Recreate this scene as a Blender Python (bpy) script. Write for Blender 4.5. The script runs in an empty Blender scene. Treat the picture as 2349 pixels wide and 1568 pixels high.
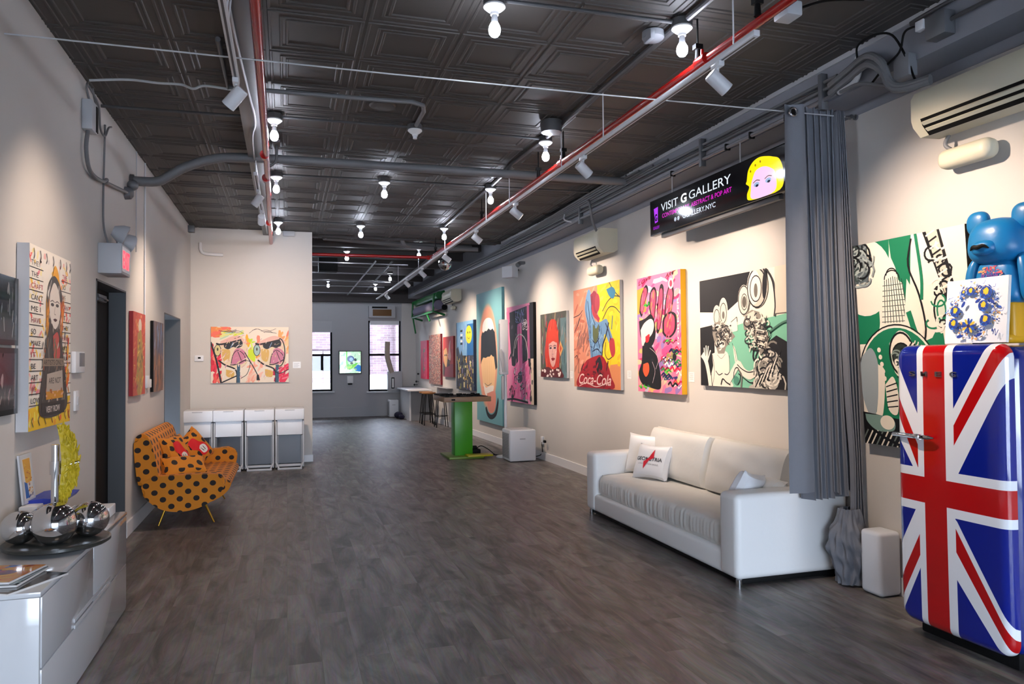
SKY, EXPO, SP = 20.0, 0.0, 2.75
import bpy, bmesh, math, random
from mathutils import Vector, Matrix, Euler
random.seed(7)
PI = math.pi
sc = bpy.context.scene
col = sc.collection
sin, cos = math.sin, math.cos

# ------------------------------------------------------------ materials
def lin(h):
    h = h.lstrip('#')
    out = []
    for i in (0, 2, 4):
        c = int(h[i:i+2], 16) / 255
        out.append(c / 12.92 if c <= .04045 else ((c + .055) / 1.055) ** 2.4)
    return (*out, 1)

def nodes(name):
    m = bpy.data.materials.new(name); m.use_nodes = True
    nt = m.node_tree
    return m, nt, nt.nodes['Principled BSDF']

def N(nt, kind, **kw):
    n = nt.nodes.new(kind)
    for k, v in kw.items():
        if k.startswith('i_'):
            n.inputs[int(k[2:])].default_value = v
        else:
            setattr(n, k, v)
    return n

def mat(name, hexc, rough=.5, metal=0, emit=None, es=0, spec=.5, noise=0, nscale=30, bump=0, coat=0, var=0, trans=0):
    m, nt, b = nodes(name)
    b.inputs['Base Color'].default_value = lin(hexc)
    b.inputs['Roughness'].default_value = rough
    b.inputs['Metallic'].default_value = metal
    b.inputs['Specular IOR Level'].default_value = spec
    if coat: b.inputs['Coat Weight'].default_value = coat; b.inputs['Coat Roughness'].default_value = .06
    if trans: b.inputs['Transmission Weight'].default_value = trans
    if emit:
        b.inputs['Emission Color'].default_value = lin(emit); b.inputs['Emission Strength'].default_value = es
    tc = N(nt, 'ShaderNodeTexCoord')
    if var:
        nz = N(nt, 'ShaderNodeTexNoise'); nz.inputs['Scale'].default_value = nscale * .12; nz.inputs['Detail'].default_value = 5
        nt.links.new(tc.outputs['Object'], nz.inputs['Vector'])
        mx = N(nt, 'ShaderNodeMix', data_type='RGBA')
        c = lin(hexc)
        mx.inputs[6].default_value = (c[0]*(1-var), c[1]*(1-var), c[2]*(1-var), 1)
        mx.inputs[7].default_value = (min(1, c[0]*(1+var)), min(1, c[1]*(1+var)), min(1, c[2]*(1+var)), 1)
        nt.links.new(nz.outputs['Fac'], mx.inputs[0]); nt.links.new(mx.outputs[2], b.inputs['Base Color'])
    if bump:
        nz = N(nt, 'ShaderNodeTexNoise'); nz.inputs['Scale'].default_value = nscale; nz.inputs['Detail'].default_value = 4
        nt.links.new(tc.outputs['Object'], nz.inputs['Vector'])
        bp = N(nt, 'ShaderNodeBump'); bp.inputs['Strength'].default_value = bump; bp.inputs['Distance'].default_value = .01
        nt.links.new(nz.outputs['Fac'], bp.inputs['Height']); nt.links.new(bp.outputs['Normal'], b.inputs['Normal'])
    return m

M = {}
M['wall'] = mat('white_wall_paint', '#cecac5', .7, bump=.04, nscale=60, var=.015)
M['wall_gray'] = mat('gray_wall_paint', '#b4b5b8', .65, bump=.04, nscale=60)
M['beam_gray'] = mat('gray_beam_paint', '#8a8d95', .6, bump=.05, nscale=40)
M['jamb'] = mat('gray_jamb_paint', '#4e5053', .5)
M['ceiling'] = mat('dark_tin_ceiling_paint', '#423f3d', .6, bump=.06, nscale=25, var=.06)
M['ceil_dark'] = mat('dark_rough_ceiling_paint', '#3c3838', .7, bump=.3, nscale=8, var=.35)
M['black'] = mat('black_paint', '#060607', .7, spec=.25)
M['black_gloss'] = mat('black_gloss_plastic', '#08090b', .12)
M['white_gloss'] = mat('white_lacquer', '#cbccce', .12, coat=.5)
M['white_satin'] = mat('white_satin_plastic', '#e4e5e8', .35)
M['white_porc'] = mat('white_porcelain', '#f0f0ee', .25)
M['cream'] = mat('aged_cream_plastic', '#d9d4bd', .4)
M['gray_plastic'] = mat('gray_plastic', '#7d7f84', .45)
M['gray_light'] = mat('light_gray_plastic', '#b9babd', .45)
M['gray_metal'] = mat('gray_painted_metal', '#6a6c70', .45, .3)
M['pipe_gray'] = mat('dull_gray_pipe', '#6b6c6e', .5, bump=.05, nscale=40)
M['conduit'] = mat('dark_painted_conduit', '#4a4a4c', .45)
M['conduit_lt'] = mat('galvanised_conduit', '#9c9ca0', .35, .7)
M['red_pipe'] = mat('red_painted_steel', '#a8140f', .22, coat=.3)
M['chrome'] = mat('chrome', '#d8d8da', .03, 1)
M['brass'] = mat('brass', '#b08a35', .3, 1)
M['steel'] = mat('brushed_steel', '#9a9ca0', .3, 1)
M['iron'] = mat('dark_iron', '#18181a', .5, .5)
M['sofa_white'] = mat('white_leather', '#efefee', .42, bump=.12, nscale=18, var=.02)
M['sofa_seat'] = mat('ivory_leather', '#e0dfda', .45, bump=.35, nscale=9, var=.03)
M['wood'] = mat('honey_wood', '#9b6a35', .4, bump=.1, nscale=20, var=.25)
M['oak'] = mat('pale_oak', '#8f7357', .45, var=.15, nscale=40)
M['green'] = mat('green_paint', '#3f9a1e', .35)
M['green_dark'] = mat('dark_green_paint', '#176b33', .4)
M['mauve'] = mat('mauve_gray_fabric', '#77738a', .7)
M['yellow_board'] = mat('yellow_board', '#b9b012', .4)
M['olive_base'] = mat('olive_base_paint', '#6f8a28', .4)
M['speaker'] = mat('satin_white_shell', '#dfe3ea', .3)
M['wire'] = mat('pale_cable', '#c4c6c8', .4)
M['brown'] = mat('brown_grille', '#6b4a22', .6)
M['purple'] = mat('dark_purple_cloth', '#231f38', .9)
M['hose'] = mat('beige_hose', '#b3a596', .6)
M['canvas'] = mat('canvas_white', '#d6d3d0', .7)
M['bulb'] = mat('lit_bulb_glass', '#ffffff', .3, emit='#e6eeff', es=165)
M['spotface'] = mat('lit_spot_lens', '#ffffff', .3, emit='#ffe8cf', es=14)
M['glass'] = mat('clear_glass', '#ffffff', .02, trans=1)
M['exit_red'] = mat('lit_red_letters', '#ff2233', .4, emit='#ff2038', es=2.5)
M['navy'] = mat('navy_enamel', '#0b1f7a', .1, coat=.8)
M['gray_fabric'] = mat('gray_curtain_cloth', '#73767e', .75, bump=.15, nscale=160, var=.04)
M['yellow_leaf'] = mat('yellow_painted_plaster', '#b5a01c', .5, bump=.6, nscale=22, var=.25)
M['smoke'] = mat('smoked_blue_gray_plastic', '#4c5058', .3)
M['tray'] = mat('dark_slate_tray', '#2f302d', .25)
M['frost'] = mat('frosted_gray_plastic', '#8f949c', .3)

def art_material(name, rough=.5, es=0, coat=0):
    m, nt, b = nodes(name)
    a = N(nt, 'ShaderNodeAttribute', attribute_name='Col')
    b.inputs['Roughness'].default_value = rough
    if coat: b.inputs['Coat Weight'].default_value = coat; b.inputs['Coat Roughness'].default_value = .05
    if es:
        nt.links.new(a.outputs['Color'], b.inputs['Emission Color']); b.inputs['Emission Strength'].default_value = es
        b.inputs['Base Color'].default_value = (.005, .005, .006, 1)
    else:
        nt.links.new(a.outputs['Color'], b.inputs['Base Color'])
    return m
M['art'] = art_material('painted_colours', .5)
M['art_gloss'] = art_material('glossy_printed_colours', .12, coat=.5)
M['art_lit'] = art_material('lit_screen_colours', .1, es=1.15)
M['enamel'] = art_material('enamelled_flag_colours', .1, coat=.8)

def dots_material():
    m, nt, b = nodes('orange_velvet_with_black_dots')
    L = nt.links.new
    g = N(nt, 'ShaderNodeTexCoord'); geo = N(nt, 'ShaderNodeNewGeometry')
    sx = N(nt, 'ShaderNodeSeparateXYZ'); L(g.outputs['Object'], sx.inputs[0])
    nx = N(nt, 'ShaderNodeSeparateXYZ'); L(g.outputs['Normal'], nx.inputs[0])
    def mth(op, a, bb=None):
        n = N(nt, 'ShaderNodeMath', operation=op)
        for i, q in enumerate((a, bb)):
            if q is None: continue
            if isinstance(q, (int, float)): n.inputs[i].default_value = q
            else: L(q, n.inputs[i])
        return n.outputs[0]
    ax, ay, az = (mth('ABSOLUTE', nx.outputs[i]) for i in range(3))
    def mask(a, c):
        res = None
        for off in (0, .5):
            u = mth('SUBTRACT', mth('FRACT', mth('ADD', mth('DIVIDE', a, .15), off + 10)), .5)
            v = mth('SUBTRACT', mth('FRACT', mth('ADD', mth('DIVIDE', c, .138), off + 10)), .5)
            d = mth('ADD', mth('MULTIPLY', u, u), mth('MULTIPLY', v, v))
            res = d if res is None else mth('MINIMUM', res, d)
        return mth('LESS_THAN', res, .037)
    mY = mask(sx.outputs[0], sx.outputs[2]); mX = mask(sx.outputs[1], sx.outputs[2]); mZ = mask(sx.outputs[0], sx.outputs[1])
    wY = mth('MULTIPLY', mth('GREATER_THAN', ay, ax), mth('GREATER_THAN', ay, az))
    wZ = mth('MULTIPLY', mth('GREATER_THAN', az, ax), mth('GREATER_THAN', az, ay))
    wX = mth('SUBTRACT', mth('SUBTRACT', 1, wY), wZ)
    tot = mth('ADD', mth('ADD', mth('MULTIPLY', mY, wY), mth('MULTIPLY', mX, wX)), mth('MULTIPLY', mZ, wZ))
    mx = N(nt, 'ShaderNodeMix', data_type='RGBA'); L(tot, mx.inputs[0])
    mx.inputs[6].default_value = lin('#d07c04'); mx.inputs[7].default_value = lin('#1a0d08')
    L(mx.outputs[2], b.inputs['Base Color'])
    b.inputs['Roughness'].default_value = .75; b.inputs['Sheen Weight'].default_value = .05
    return m
M['dots'] = dots_material()

def floor_material():
    m, nt, b = nodes('grey_brown_wood_planks')
    L = nt.links.new
    tc = N(nt, 'ShaderNodeTexCoord')
    mp = N(nt, 'ShaderNodeMapping'); mp.inputs['Rotation'].default_value = (0, 0, PI/2)
    L(tc.outputs['Object'], mp.inputs[0])
    br = N(nt, 'ShaderNodeTexBrick')
    br.offset = .37
    for k, v in (('Scale', 1), ('Mortar Size', .0014), ('Mortar Smooth', .2), ('Brick Width', 1.22), ('Row Height', .18), ('Bias', 0)):
        br.inputs[k].default_value = v
    br.inputs['Color1'].default_value = (0, 0, 0, 1); br.inputs['Color2'].default_value = (1, 1, 1, 1)
    br.inputs['Mortar'].default_value = (.5, .5, .5, 1)
    L(mp.outputs[0], br.inputs['Vector'])
    # per plank shift of the grain
    sh = N(nt, 'ShaderNodeVectorMath', operation='MULTIPLY_ADD')
    L(br.outputs['Color'], sh.inputs[0]); sh.inputs[1].default_value = (7, 13, 3); L(tc.outputs['Object'], sh.inputs[2])
    m2 = N(nt, 'ShaderNodeMapping'); m2.inputs['Scale'].default_value = (3.2, .75, 1)
    L(sh.outputs[0], m2.inputs[0])
    big = N(nt, 'ShaderNodeTexNoise'); big.inputs['Scale'].default_value = 1.6; big.inputs['Detail'].default_value = 7; big.inputs['Roughness'].default_value = .62; big.inputs['Distortion'].default_value = 1.1
    L(m2.outputs[0], big.inputs['Vector'])
    m3 = N(nt, 'ShaderNodeMapping'); m3.inputs['Scale'].default_value = (55, 3.2, 1)
    L(sh.outputs[0], m3.inputs[0])
    fine = N(nt, 'ShaderNodeTexNoise'); fine.inputs['Scale'].default_value = 1.5; fine.inputs['Detail'].default_value = 5; fine.inputs['Roughness'].default_value = .6
    L(m3.outputs[0], fine.inputs['Vector'])
    r1 = N(nt, 'ShaderNodeValToRGB')
    e = r1.color_ramp.elements
    e[0].position = .33; e[0].color = lin('#403a37'); e[1].position = .68; e[1].color = lin('#8d8682')
    k = e.new(.5); k.color = lin('#6d6663')
    L(big.outputs['Fac'], r1.inputs[0])
    mx = N(nt, 'ShaderNodeMix', data_type='RGBA', blend_type='OVERLAY'); mx.inputs[0].default_value = .55
    L(r1.outputs[0], mx.inputs[6]); L(fine.outputs['Color'], mx.inputs[7])
    gm = N(nt, 'ShaderNodeMix', data_type='RGBA', blend_type='OVERLAY'); gm.inputs[0].default_value = .13
    bw = N(nt, 'ShaderNodeMapRange'); bw.inputs[3].default_value = .28; bw.inputs[4].default_value = .72
    L(br.outputs['Color'], bw.inputs[0])
    L(mx.outputs[2], gm.inputs[6]); L(bw.outputs[0], gm.inputs[7])
    # dark knots
    vo = N(nt, 'ShaderNodeTexNoise'); vo.inputs['Scale'].default_value = 5; vo.inputs['Detail'].default_value = 2
    m4 = N(nt, 'ShaderNodeMapping'); m4.inputs['Scale'].default_value = (1.3, .8, 1); m4.inputs['Location'].default_value = (4, 2, 0)
    L(sh.outputs[0], m4.inputs[0]); L(m4.outputs[0], vo.inputs['Vector'])
    kr = N(nt, 'ShaderNodeValToRGB'); kr.color_ramp.elements[0].position = .27; kr.color_ramp.elements[0].color = (.55, .55, .55, 1); kr.color_ramp.elements[1].position = .37; kr.color_ramp.elements[1].color = (1, 1, 1, 1)
    L(vo.outputs['Fac'], kr.inputs[0])
    km = N(nt, 'ShaderNodeMix', data_type='RGBA', blend_type='MULTIPLY'); km.inputs[0].default_value = 1
    L(gm.outputs[2], km.inputs[6]); L(kr.outputs[0], km.inputs[7])
    se = N(nt, 'ShaderNodeMix', data_type='RGBA', blend_type='MULTIPLY'); L(br.outputs['Fac'], se.inputs[0])
    L(km.outputs[2], se.inputs[6]); se.inputs[7].default_value = (.66, .64, .62, 1)
    L(se.outputs[2], b.inputs['Base Color'])
    b.inputs['Roughness'].default_value = .42
    bp = N(nt, 'ShaderNodeBump'); bp.inputs['Strength'].default_value = .12; bp.inputs['Distance'].default_value = .004
    L(fine.outputs['Fac'], bp.inputs['Height']); L(bp.outputs[0], b.inputs['Normal'])
    return m
M['floor'] = floor_material()

def brick_material():
    m, nt, b = nodes('pale_brick')
    tc = N(nt, 'ShaderNodeTexCoord'); mp = N(nt, 'ShaderNodeMapping'); mp.inputs['Rotation'].default_value = (PI/2, 0, 0)
    nt.links.new(tc.outputs['Object'], mp.inputs[0])
    br = N(nt, 'ShaderNodeTexBrick')
    br.inputs['Color1'].default_value = lin('#5a484c'); br.inputs['Color2'].default_value = lin('#6c595e'); br.inputs['Mortar'].default_value = lin('#736a6e')
    br.inputs['Scale'].default_value = 1; br.inputs['Brick Width'].default_value = .24; br.inputs['Row Height'].default_value = .08; br.inputs['Mortar Size'].default_value = .007
    nt.links.new(mp.outputs[0], br.inputs['Vector']); nt.links.new(br.outputs['Color'], b.inputs['Base Color'])
    b.inputs['Roughness'].default_value = .9
    return m
M['brick'] = brick_material()

# ------------------------------------------------------------ geometry helpers
ORG = {}      # world origin of every object built here

class B:
    """collects faces in world coordinates"""
    def __init__(s): s.b = bmesh.new()
    def box(s, x0, x1, y0, y1, z0, z1, r=0, seg=2, rot=None, piv=None, axis='Z'):
        g = bmesh.ops.create_cube(s.b, size=1)
        vs = g['verts']
        for v in vs:
            v.co = Vector(((x0+x1)/2 + v.co.x*(x1-x0), (y0+y1)/2 + v.co.y*(y1-y0), (z0+z1)/2 + v.co.z*(z1-z0)))
        if r:
            es = list({e for v in vs for e in v.link_edges})
            g2 = bmesh.ops.bevel(s.b, geom=es, offset=r, segments=seg, affect='EDGES', profile=.5, clamp_overlap=True)
            vs = list({v for f in g2['faces'] for v in f.verts} | {v for v in vs if v.is_valid})
        if rot:
            p = Vector(piv or ((x0+x1)/2, (y0+y1)/2, (z0+z1)/2))
            bmesh.ops.rotate(s.b, verts=vs, cent=p, matrix=Matrix.Rotation(rot, 3, axis))
        return vs
    def cyl(s, p0, p1, r0, r1=None, n=20, caps=True):
        r1 = r0 if r1 is None else r1
        p0, p1 = Vector(p0), Vector(p1); d = p1 - p0
        g = bmesh.ops.create_cone(s.b, cap_ends=caps, segments=n, radius1=r0, radius2=r1, depth=d.length)
        q = d.to_track_quat('Z', 'Y').to_matrix()
        for v in g['verts']: v.co = q @ v.co + (p0 + p1) / 2
        return g['verts']
    def sph(s, c, r, sx=1, sy=1, sz=1, n=24, rot=None):
        g = bmesh.ops.create_uvsphere(s.b, u_segments=n, v_segments=max(8, n*2//3), radius=r)
        for v in g['verts']:
            v.co = Vector((v.co.x*sx, v.co.y*sy, v.co.z*sz))
            if rot: v.co = rot @ v.co
            v.co += Vector(c)
        return g['verts']
    def tube(s, pts, r, n=10, smooth=True, taper=None):
        P = [Vector(p) for p in pts]
        if smooth and len(P) > 2: P = crom(P, 6)
        up = None; rings = []
        for i, p in enumerate(P):
            t = (P[min(i+1, len(P)-1)] - P[max(i-1, 0)]).normalized()
            if up is None:
                up = Vector((0, 0, 1)) if abs(t.z) < .9 else Vector((1, 0, 0))
            up = (up - t * up.dot(t)).normalized()
            sd = t.cross(up)
            rr = r if taper is None else r * taper(i / (len(P)-1))
            rings.append([s.b.verts.new(p + up*rr*cos(2*PI*k/n) + sd*rr*sin(2*PI*k/n)) for k in range(n)])
        for a, c in zip(rings, rings[1:]):
            for k in range(n): s.b.faces.new((a[k], a[(k+1) % n], c[(k+1) % n], c[k]))
        s.b.faces.new(rings[0][::-1]); s.b.faces.new(rings[-1])
    def lathe(s, prof, c=(0, 0, 0), n=32, M3=None):
        c = Vector(c); rings = []
        for r, z in prof:
            ring = []
            for k in range(n):
                v = Vector((r*cos(2*PI*k/n), r*sin(2*PI*k/n), z))
                if M3: v = M3 @ v
                ring.append(s.b.verts.new(v + c))
            rings.append(ring)
        for a, d in zip(rings, rings[1:]):
            for k in range(n): s.b.faces.new((a[k], a[(k+1) % n], d[(k+1) % n], d[k]))
        s.b.faces.new(rings[0][::-1]); s.b.faces.new(rings[-1])
    def prism(s, poly, axis, a0, a1):
        """poly: 2D outline in the two other axes (x,z for axis y; y,z for x; x,y for z)"""
        def mk(p, a):
            return {'y': (p[0], a, p[1]), 'x': (a, p[0], p[1]), 'z': (p[0], p[1], a)}[axis]
        A = [s.b.verts.new(mk(p, a0)) for p in poly]; C = [s.b.verts.new(mk(p, a1)) for p in poly]
        n = len(poly)
        for i in range(n): s.b.faces.new((A[i], A[(i+1) % n], C[(i+1) % n], C[i]))
        s.b.faces.new(A[::-1]); s.b.faces.new(C)
        return A + C
    def grid(s, nu, nv, fn):
        V = [[s.b.verts.new(fn(i/nu, j/nv)) for i in range(nu+1)] for j in range(nv+1)]
        for j in range(nv):
            for i in range(nu): s.b.faces.new((V[j][i], V[j][i+1], V[j+1][i+1], V[j+1][i]))
        return V
    def cushion(s, c, R, w, h, t, pinch=.12, n=16, wr=0, e=.45):
        """pillow with its faces across local Z; R 3x3, w,h,t full sizes"""
        c = Vector(c); T = {}
        for sgn in (1, -1):
            for i in range(n+1):
                for j in range(n+1):
                    u, v = -1 + 2*i/n, -1 + 2*j/n
                    edge = i in (0, n) or j in (0, n)
                    if edge and sgn == -1: T[(sgn, i, j)] = T[(1, i, j)]; continue
                    pu = 1 - pinch*(1 - v*v) * abs(u)**2; pv = 1 - pinch*(1 - u*u) * abs(v)**2
                    z = 0 if edge else sgn * t/2 * ((1-u**4)*(1-v**4))**e
                    if wr and not edge: z += wr*t*sin(7*u + 3*v + c.x*9)*sin(5*v - 4*u + c.y*5)*(1-u*u)*(1-v*v)
                    T[(sgn, i, j)] = s.b.verts.new(c + R @ Vector((u*w/2*pu, v*h/2*pv, z)))
        for sgn in (1, -1):
            for i in range(n):
                for j in range(n):
                    q = [T[(sgn, i, j)], T[(sgn, i+1, j)], T[(sgn, i+1, j+1)], T[(sgn, i, j+1)]]
                    s.b.faces.new(q if sgn == 1 else q[::-1])

def crom(P, k=6):
    out = []
    Q = [P[0]*2 - P[1]] + list(P) + [P[-1]*2 - P[-2]]
    for i in range(1, len(Q)-2):
        a, b_, c, d = Q[i-1], Q[i], Q[i+1], Q[i+2]
        for j in range(k):
            t = j/k
            out.append(.5*((2*b_) + (c-a)*t + (2*a-5*b_+4*c-d)*t*t + (3*b_-a-3*c+d)*t**3))
    out.append(P[-1].copy())
    return out

def put(name, bb, m, parent=None, smooth=True, org=None, ang=.6):
    me = bpy.data.meshes.new(name)
    b = bb.b
    bmesh.ops.recalc_face_normals(b, faces=b.faces)
    if parent is not None: o0 = ORG[parent.name]
    elif org is not None: o0 = Vector(org)
    else:
        xs = [v.co for v in b.verts]
        o0 = Vector(((min(v.x for v in xs)+max(v.x for v in xs))/2, (min(v.y for v in xs)+max(v.y for v in xs))/2, min(v.z for v in xs)))
    bmesh.ops.translate(b, verts=b.verts, vec=-o0)
    b.to_mesh(me); b.free()
    if smooth:
        for p in me.polygons: p.use_smooth = True
        try: me.set_sharp_from_angle(angle=ang)
        except Exception: pass
    if isinstance(m, (list, tuple)):
        for k in m: me.materials.append(M[k])
    else: me.materials.append(M[m] if isinstance(m, str) else m)
    o = bpy.data.objects.new(name, me); col.objects.link(o)
    ORG[o.name] = o0.copy()
    if parent is None: o.location = o0
    else: o.parent = parent
    return o

def tag(o, label=None, cat=None, group=None, kind=None):
    if label: o['label'] = label
    if cat: o['category'] = cat
    if group: o['group'] = group
    if kind: o['kind'] = kind
    return o

def thing(name, label, cat, loc, group=None):
    o = bpy.data.objects.new(name, None); col.objects.link(o)
    o.empty_display_size = .1
    o.location = loc; ORG[o.name] = Vector(loc)
    return tag(o, label, cat, group)

def struct(name, bb, m, smooth=False, parent=None):
    o = put(name, bb, m, parent, smooth, org=(0, 0, 0) if parent is None else None)
    if parent is None: o['kind'] = 'structure'
    return o

def dup(root, loc, label=None, group=None, rot=None):
    r = root.copy(); col.objects.link(r); r.location = loc
    if rot: r.rotation_euler = rot
    if label: r['label'] = label
    if group: r['group'] = group
    for ch in root.children:
        c = ch.copy(); col.objects.link(c); c.parent = r
        for g in ch.children:
            d = g.copy(); col.objects.link(d); d.parent = c
    return r

# ------------------------------------------------------------ flat painted images
def clip(poly, w, h):
    for ax, lim, sg in ((0, 0, 1), (0, w, -1), (1, 0, 1), (1, h, -1)):
        out = []
        for i in range(len(poly)):
            p, q = poly[i-1], poly[i]
            ip, iq = (p[ax]-lim)*sg >= 0, (q[ax]-lim)*sg >= 0
            if ip != iq:
                t = (lim-p[ax])/(q[ax]-p[ax])
                out.append((p[0]+(q[0]-p[0])*t, p[1]+(q[1]-p[1])*t))
            if iq: out.append(q)
        poly = out
        if len(poly) < 3: return []
    return poly

class Art:
    """coloured flat shapes on a w x h metre sheet; x to the right, y DOWN, both 0..1; sheet in local XY, facing +Z"""
    def __init__(s, w, h, bg='#ffffff', z0=.0006, dz=.00005, uneven=None):
        s.w, s.h, s.z, s.dz = w, h, z0, dz
        s.b = bmesh.new(); s.lay = s.b.loops.layers.float_color.new('Col'); s.warp = uneven
        if bg: s.rect(0, 0, 1, 1, bg)
    def P(s, p): return (p[0]*s.w, (1-p[1])*s.h)
    def face(s, pts, c, z=None):
        pts = clip(pts, s.w, s.h)
        q = []
        for p in pts:
            if not q or abs(p[0]-q[-1][0]) + abs(p[1]-q[-1][1]) > 1e-6: q.append(p)
        if len(q) > 2 and abs(q[0][0]-q[-1][0]) + abs(q[0][1]-q[-1][1]) < 1e-6: q.pop()
        if len(q) < 3: return
        ar = sum(q[i-1][0]*q[i][1]-q[i][0]*q[i-1][1] for i in range(len(q)))
        if abs(ar) < 1e-9: return
        if ar < 0: q.reverse()
        zz = s.z if z is None else z
        f = s.b.faces.new([s.b.verts.new((x, y, zz)) for x, y in q])
        cc = lin(c) if isinstance(c, str) else c
        for l in f.loops: l[s.lay] = cc
    def nxt(s): s.z += s.dz
    def rect(s, x0, y0, x1, y1, c): s.poly([(x0, y0), (x1, y0), (x1, y1), (x0, y1)], c)
    def poly(s, pts, c, smooth=False):
        q = [s.P(p) for p in pts]
        if smooth:
            V = [Vector((x, y, 0)) for x, y in q]; V = crom(V + V[:1], 5)[:-1]; q = [(v.x, v.y) for v in V]
        s.face(q, c); s.nxt()
    def ell(s, cx, cy, rx, ry, c, rot=0, n=20, a0=0, a1=360):
        X, Y = s.P((cx, cy)); pts = []
        m = n if a1-a0 >= 360 else n+1
        for i in range(m):
            a = math.radians(a0 + (a1-a0)*i/n)
            x, y = rx*s.w*cos(a), ry*s.h*sin(a)
            pts.append((X + x*cos(rot)-y*sin(rot), Y + x*sin(rot)+y*cos(rot)))
        s.face(pts, c); s.nxt()
    def ring(s, cx, cy, rx, ry, wd, c, n=24, a0=0, a1=360):
        s.line([(cx+rx*cos(math.radians(a0+(a1-a0)*i/n)), cy-ry*sin(math.radians(a0+(a1-a0)*i/n))) for i in range(n+1)], wd, c, False)
    def line(s, pts, wd, c, smooth=True):
        V = [Vector((*s.P(p), 0)) for p in pts]
        if smooth and len(V) > 2: V = crom(V, 4)
        w = wd*s.h/2
        for qi, (a, d) in enumerate(zip(V, V[1:])):
            t = (d-a)
            if t.length < 1e-6: continue
            t.normalize(); n = Vector((-t.y, t.x, 0))*w; e = t*w*.5
            s.face([tuple((a-e+n).xy), tuple((a-e-n).xy), tuple((d+e-n).xy), tuple((d+e+n).xy)], c, s.z + (qi % 4)*6e-6)
        s.nxt()
    def daub(s, n, box, cols, ln, wd, ang=0, spread=.6, rnd=None):
        R = rnd or random
        x0, y0, x1, y1 = box
        for i in range(n):
            x, y = R.uniform(x0, x1)*s.w, (1-R.uniform(y0, y1))*s.h
            a = ang + R.uniform(-spread, spread); l = ln*s.h*R.uniform(.5, 1.3)/2; w = wd*s.h*R.uniform(.5, 1.3)/2
            cx, sn = cos(a), sin(a); pts = []
            for (p, q) in ((-1, -.5), (-.6, -1), (.6, -.9), (1, -.3), (.9, .6), (.3, 1), (-.7, .8)):
                p *= R.uniform(.8, 1.15); q *= R.uniform(.8, 1.15)
                pts.append((x + p*l*cx - q*w*sn, y + p*l*sn + q*w*cx))
            s.face(pts, R.choice(cols), s.z + (i % 16)*4e-6)
        s.nxt(); s.nxt()
    def text(s, body, x, y, hgt, c, bold=0, fit=None, rot=0, shear=0):
        """x,y = left end of the base line (0..1, down); hgt cap height as a fraction of h; fit = width fraction"""
        cu = bpy.data.curves.new('t', 'FONT'); cu.body = body; cu.size = 1; cu.offset = bold; cu.shear = shear
        ob = bpy.data.objects.new('t', cu); col.objects.link(ob)
        dg = bpy.context.evaluated_depsgraph_get(); me = bpy.data.meshes.new_from_object(ob.evaluated_get(dg))
        V = [v.co.copy() for v in me.vertices]
        if V:
            x0 = min(v.x for v in V); x1 = max(v.x for v in V); y1 = .72
            k = hgt*s.h/y1; kx = k if fit is None else fit*s.w/(x1-x0)
            X, Y = s.P((x, y))
            for p in me.polygons:
                pts = []
                for i in p.vertices:
                    a, d = (V[i].x-x0)*kx, V[i].y*k
                    pts.append((X + a*cos(rot)-d*sin(rot), Y + a*sin(rot)+d*cos(rot)))
                s.face(pts, c)
        col.objects.unlink(ob); bpy.data.objects.remove(ob); bpy.data.curves.remove(cu); bpy.data.meshes.remove(me)
        s.nxt()
    def link(s, name, parent, m='art', mw=None):
        me = bpy.data.meshes.new(name); s.b.to_mesh(me); s.b.free()
        me.materials.append(M[m])
        o = bpy.data.objects.new(name, me); col.objects.link(o)
        ORG[o.name] = Vector((0, 0, 0))
        if parent: o.parent = parent
        if mw: o.matrix_local = mw
        return o

def frame_matrix(o, u, v):
    u, v = Vector(u).normalized(), Vector(v).normalized(); n = u.cross(v)
    m = Matrix.Identity(4)
    for i in range(3): m[i][0], m[i][1], m[i][2], m[i][3] = u[i], v[i], n[i], o[i]
    return m

def painting(label, o, u, w, h, t, draw, side='canvas', v=(0, 0, 1), bg='#ffffff', cat='painting', group=None, name='painting', m='art', border=0, seed=1):
    """o: lower left corner of the BACK face as seen by the viewer; u: direction to the right"""
    bb = B(); bb.box(0, w, 0, h, 0, t)
    c = put(name, bb, side, None, False, org=(0, 0, 0))
    c.matrix_world = frame_matrix(o, u, v)
    tag(c, label, cat, group)
    random.seed(seed)
    a = Art(w - 2*border, h - 2*border, bg)
    draw(a)
    a.link('painted_image', c, m, Matrix.Translation((border, border, t)))
    return c
# ------------------------------------------------------------ room shell
def thin_glass():
    m = bpy.data.materials.new('window_glass'); m.use_nodes = True; nt = m.node_tree
    for n in list(nt.nodes): nt.nodes.remove(n)
    o = nt.nodes.new('ShaderNodeOutputMaterial'); t = nt.nodes.new('ShaderNodeBsdfTransparent'); g = nt.nodes.new('ShaderNodeBsdfGlossy')
    f = nt.nodes.new('ShaderNodeFresnel'); f.inputs[0].default_value = 1.45; g.inputs['Roughness'].default_value = .01
    mx = nt.nodes.new('ShaderNodeMixShader')
    nt.links.new(f.outputs[0], mx.inputs[0]); nt.links.new(t.outputs[0], mx.inputs[1]); nt.links.new(g.outputs[0], mx.inputs[2])
    nt.links.new(mx.outputs[0], o.inputs[0]); return m
M['pane'] = thin_glass()
YF, YB = -3.2, 21.8            # front and rear of the room
XL = -1.42
def XR(y): return 3.95 if y <= 10.5 else 3.95 - (y-10.5)*.3/11.3
k = B(); k.box(-1.7, 4.4, YF-.2, YB+.2, -.1, 0); struct('floor', k, 'floor')

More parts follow.
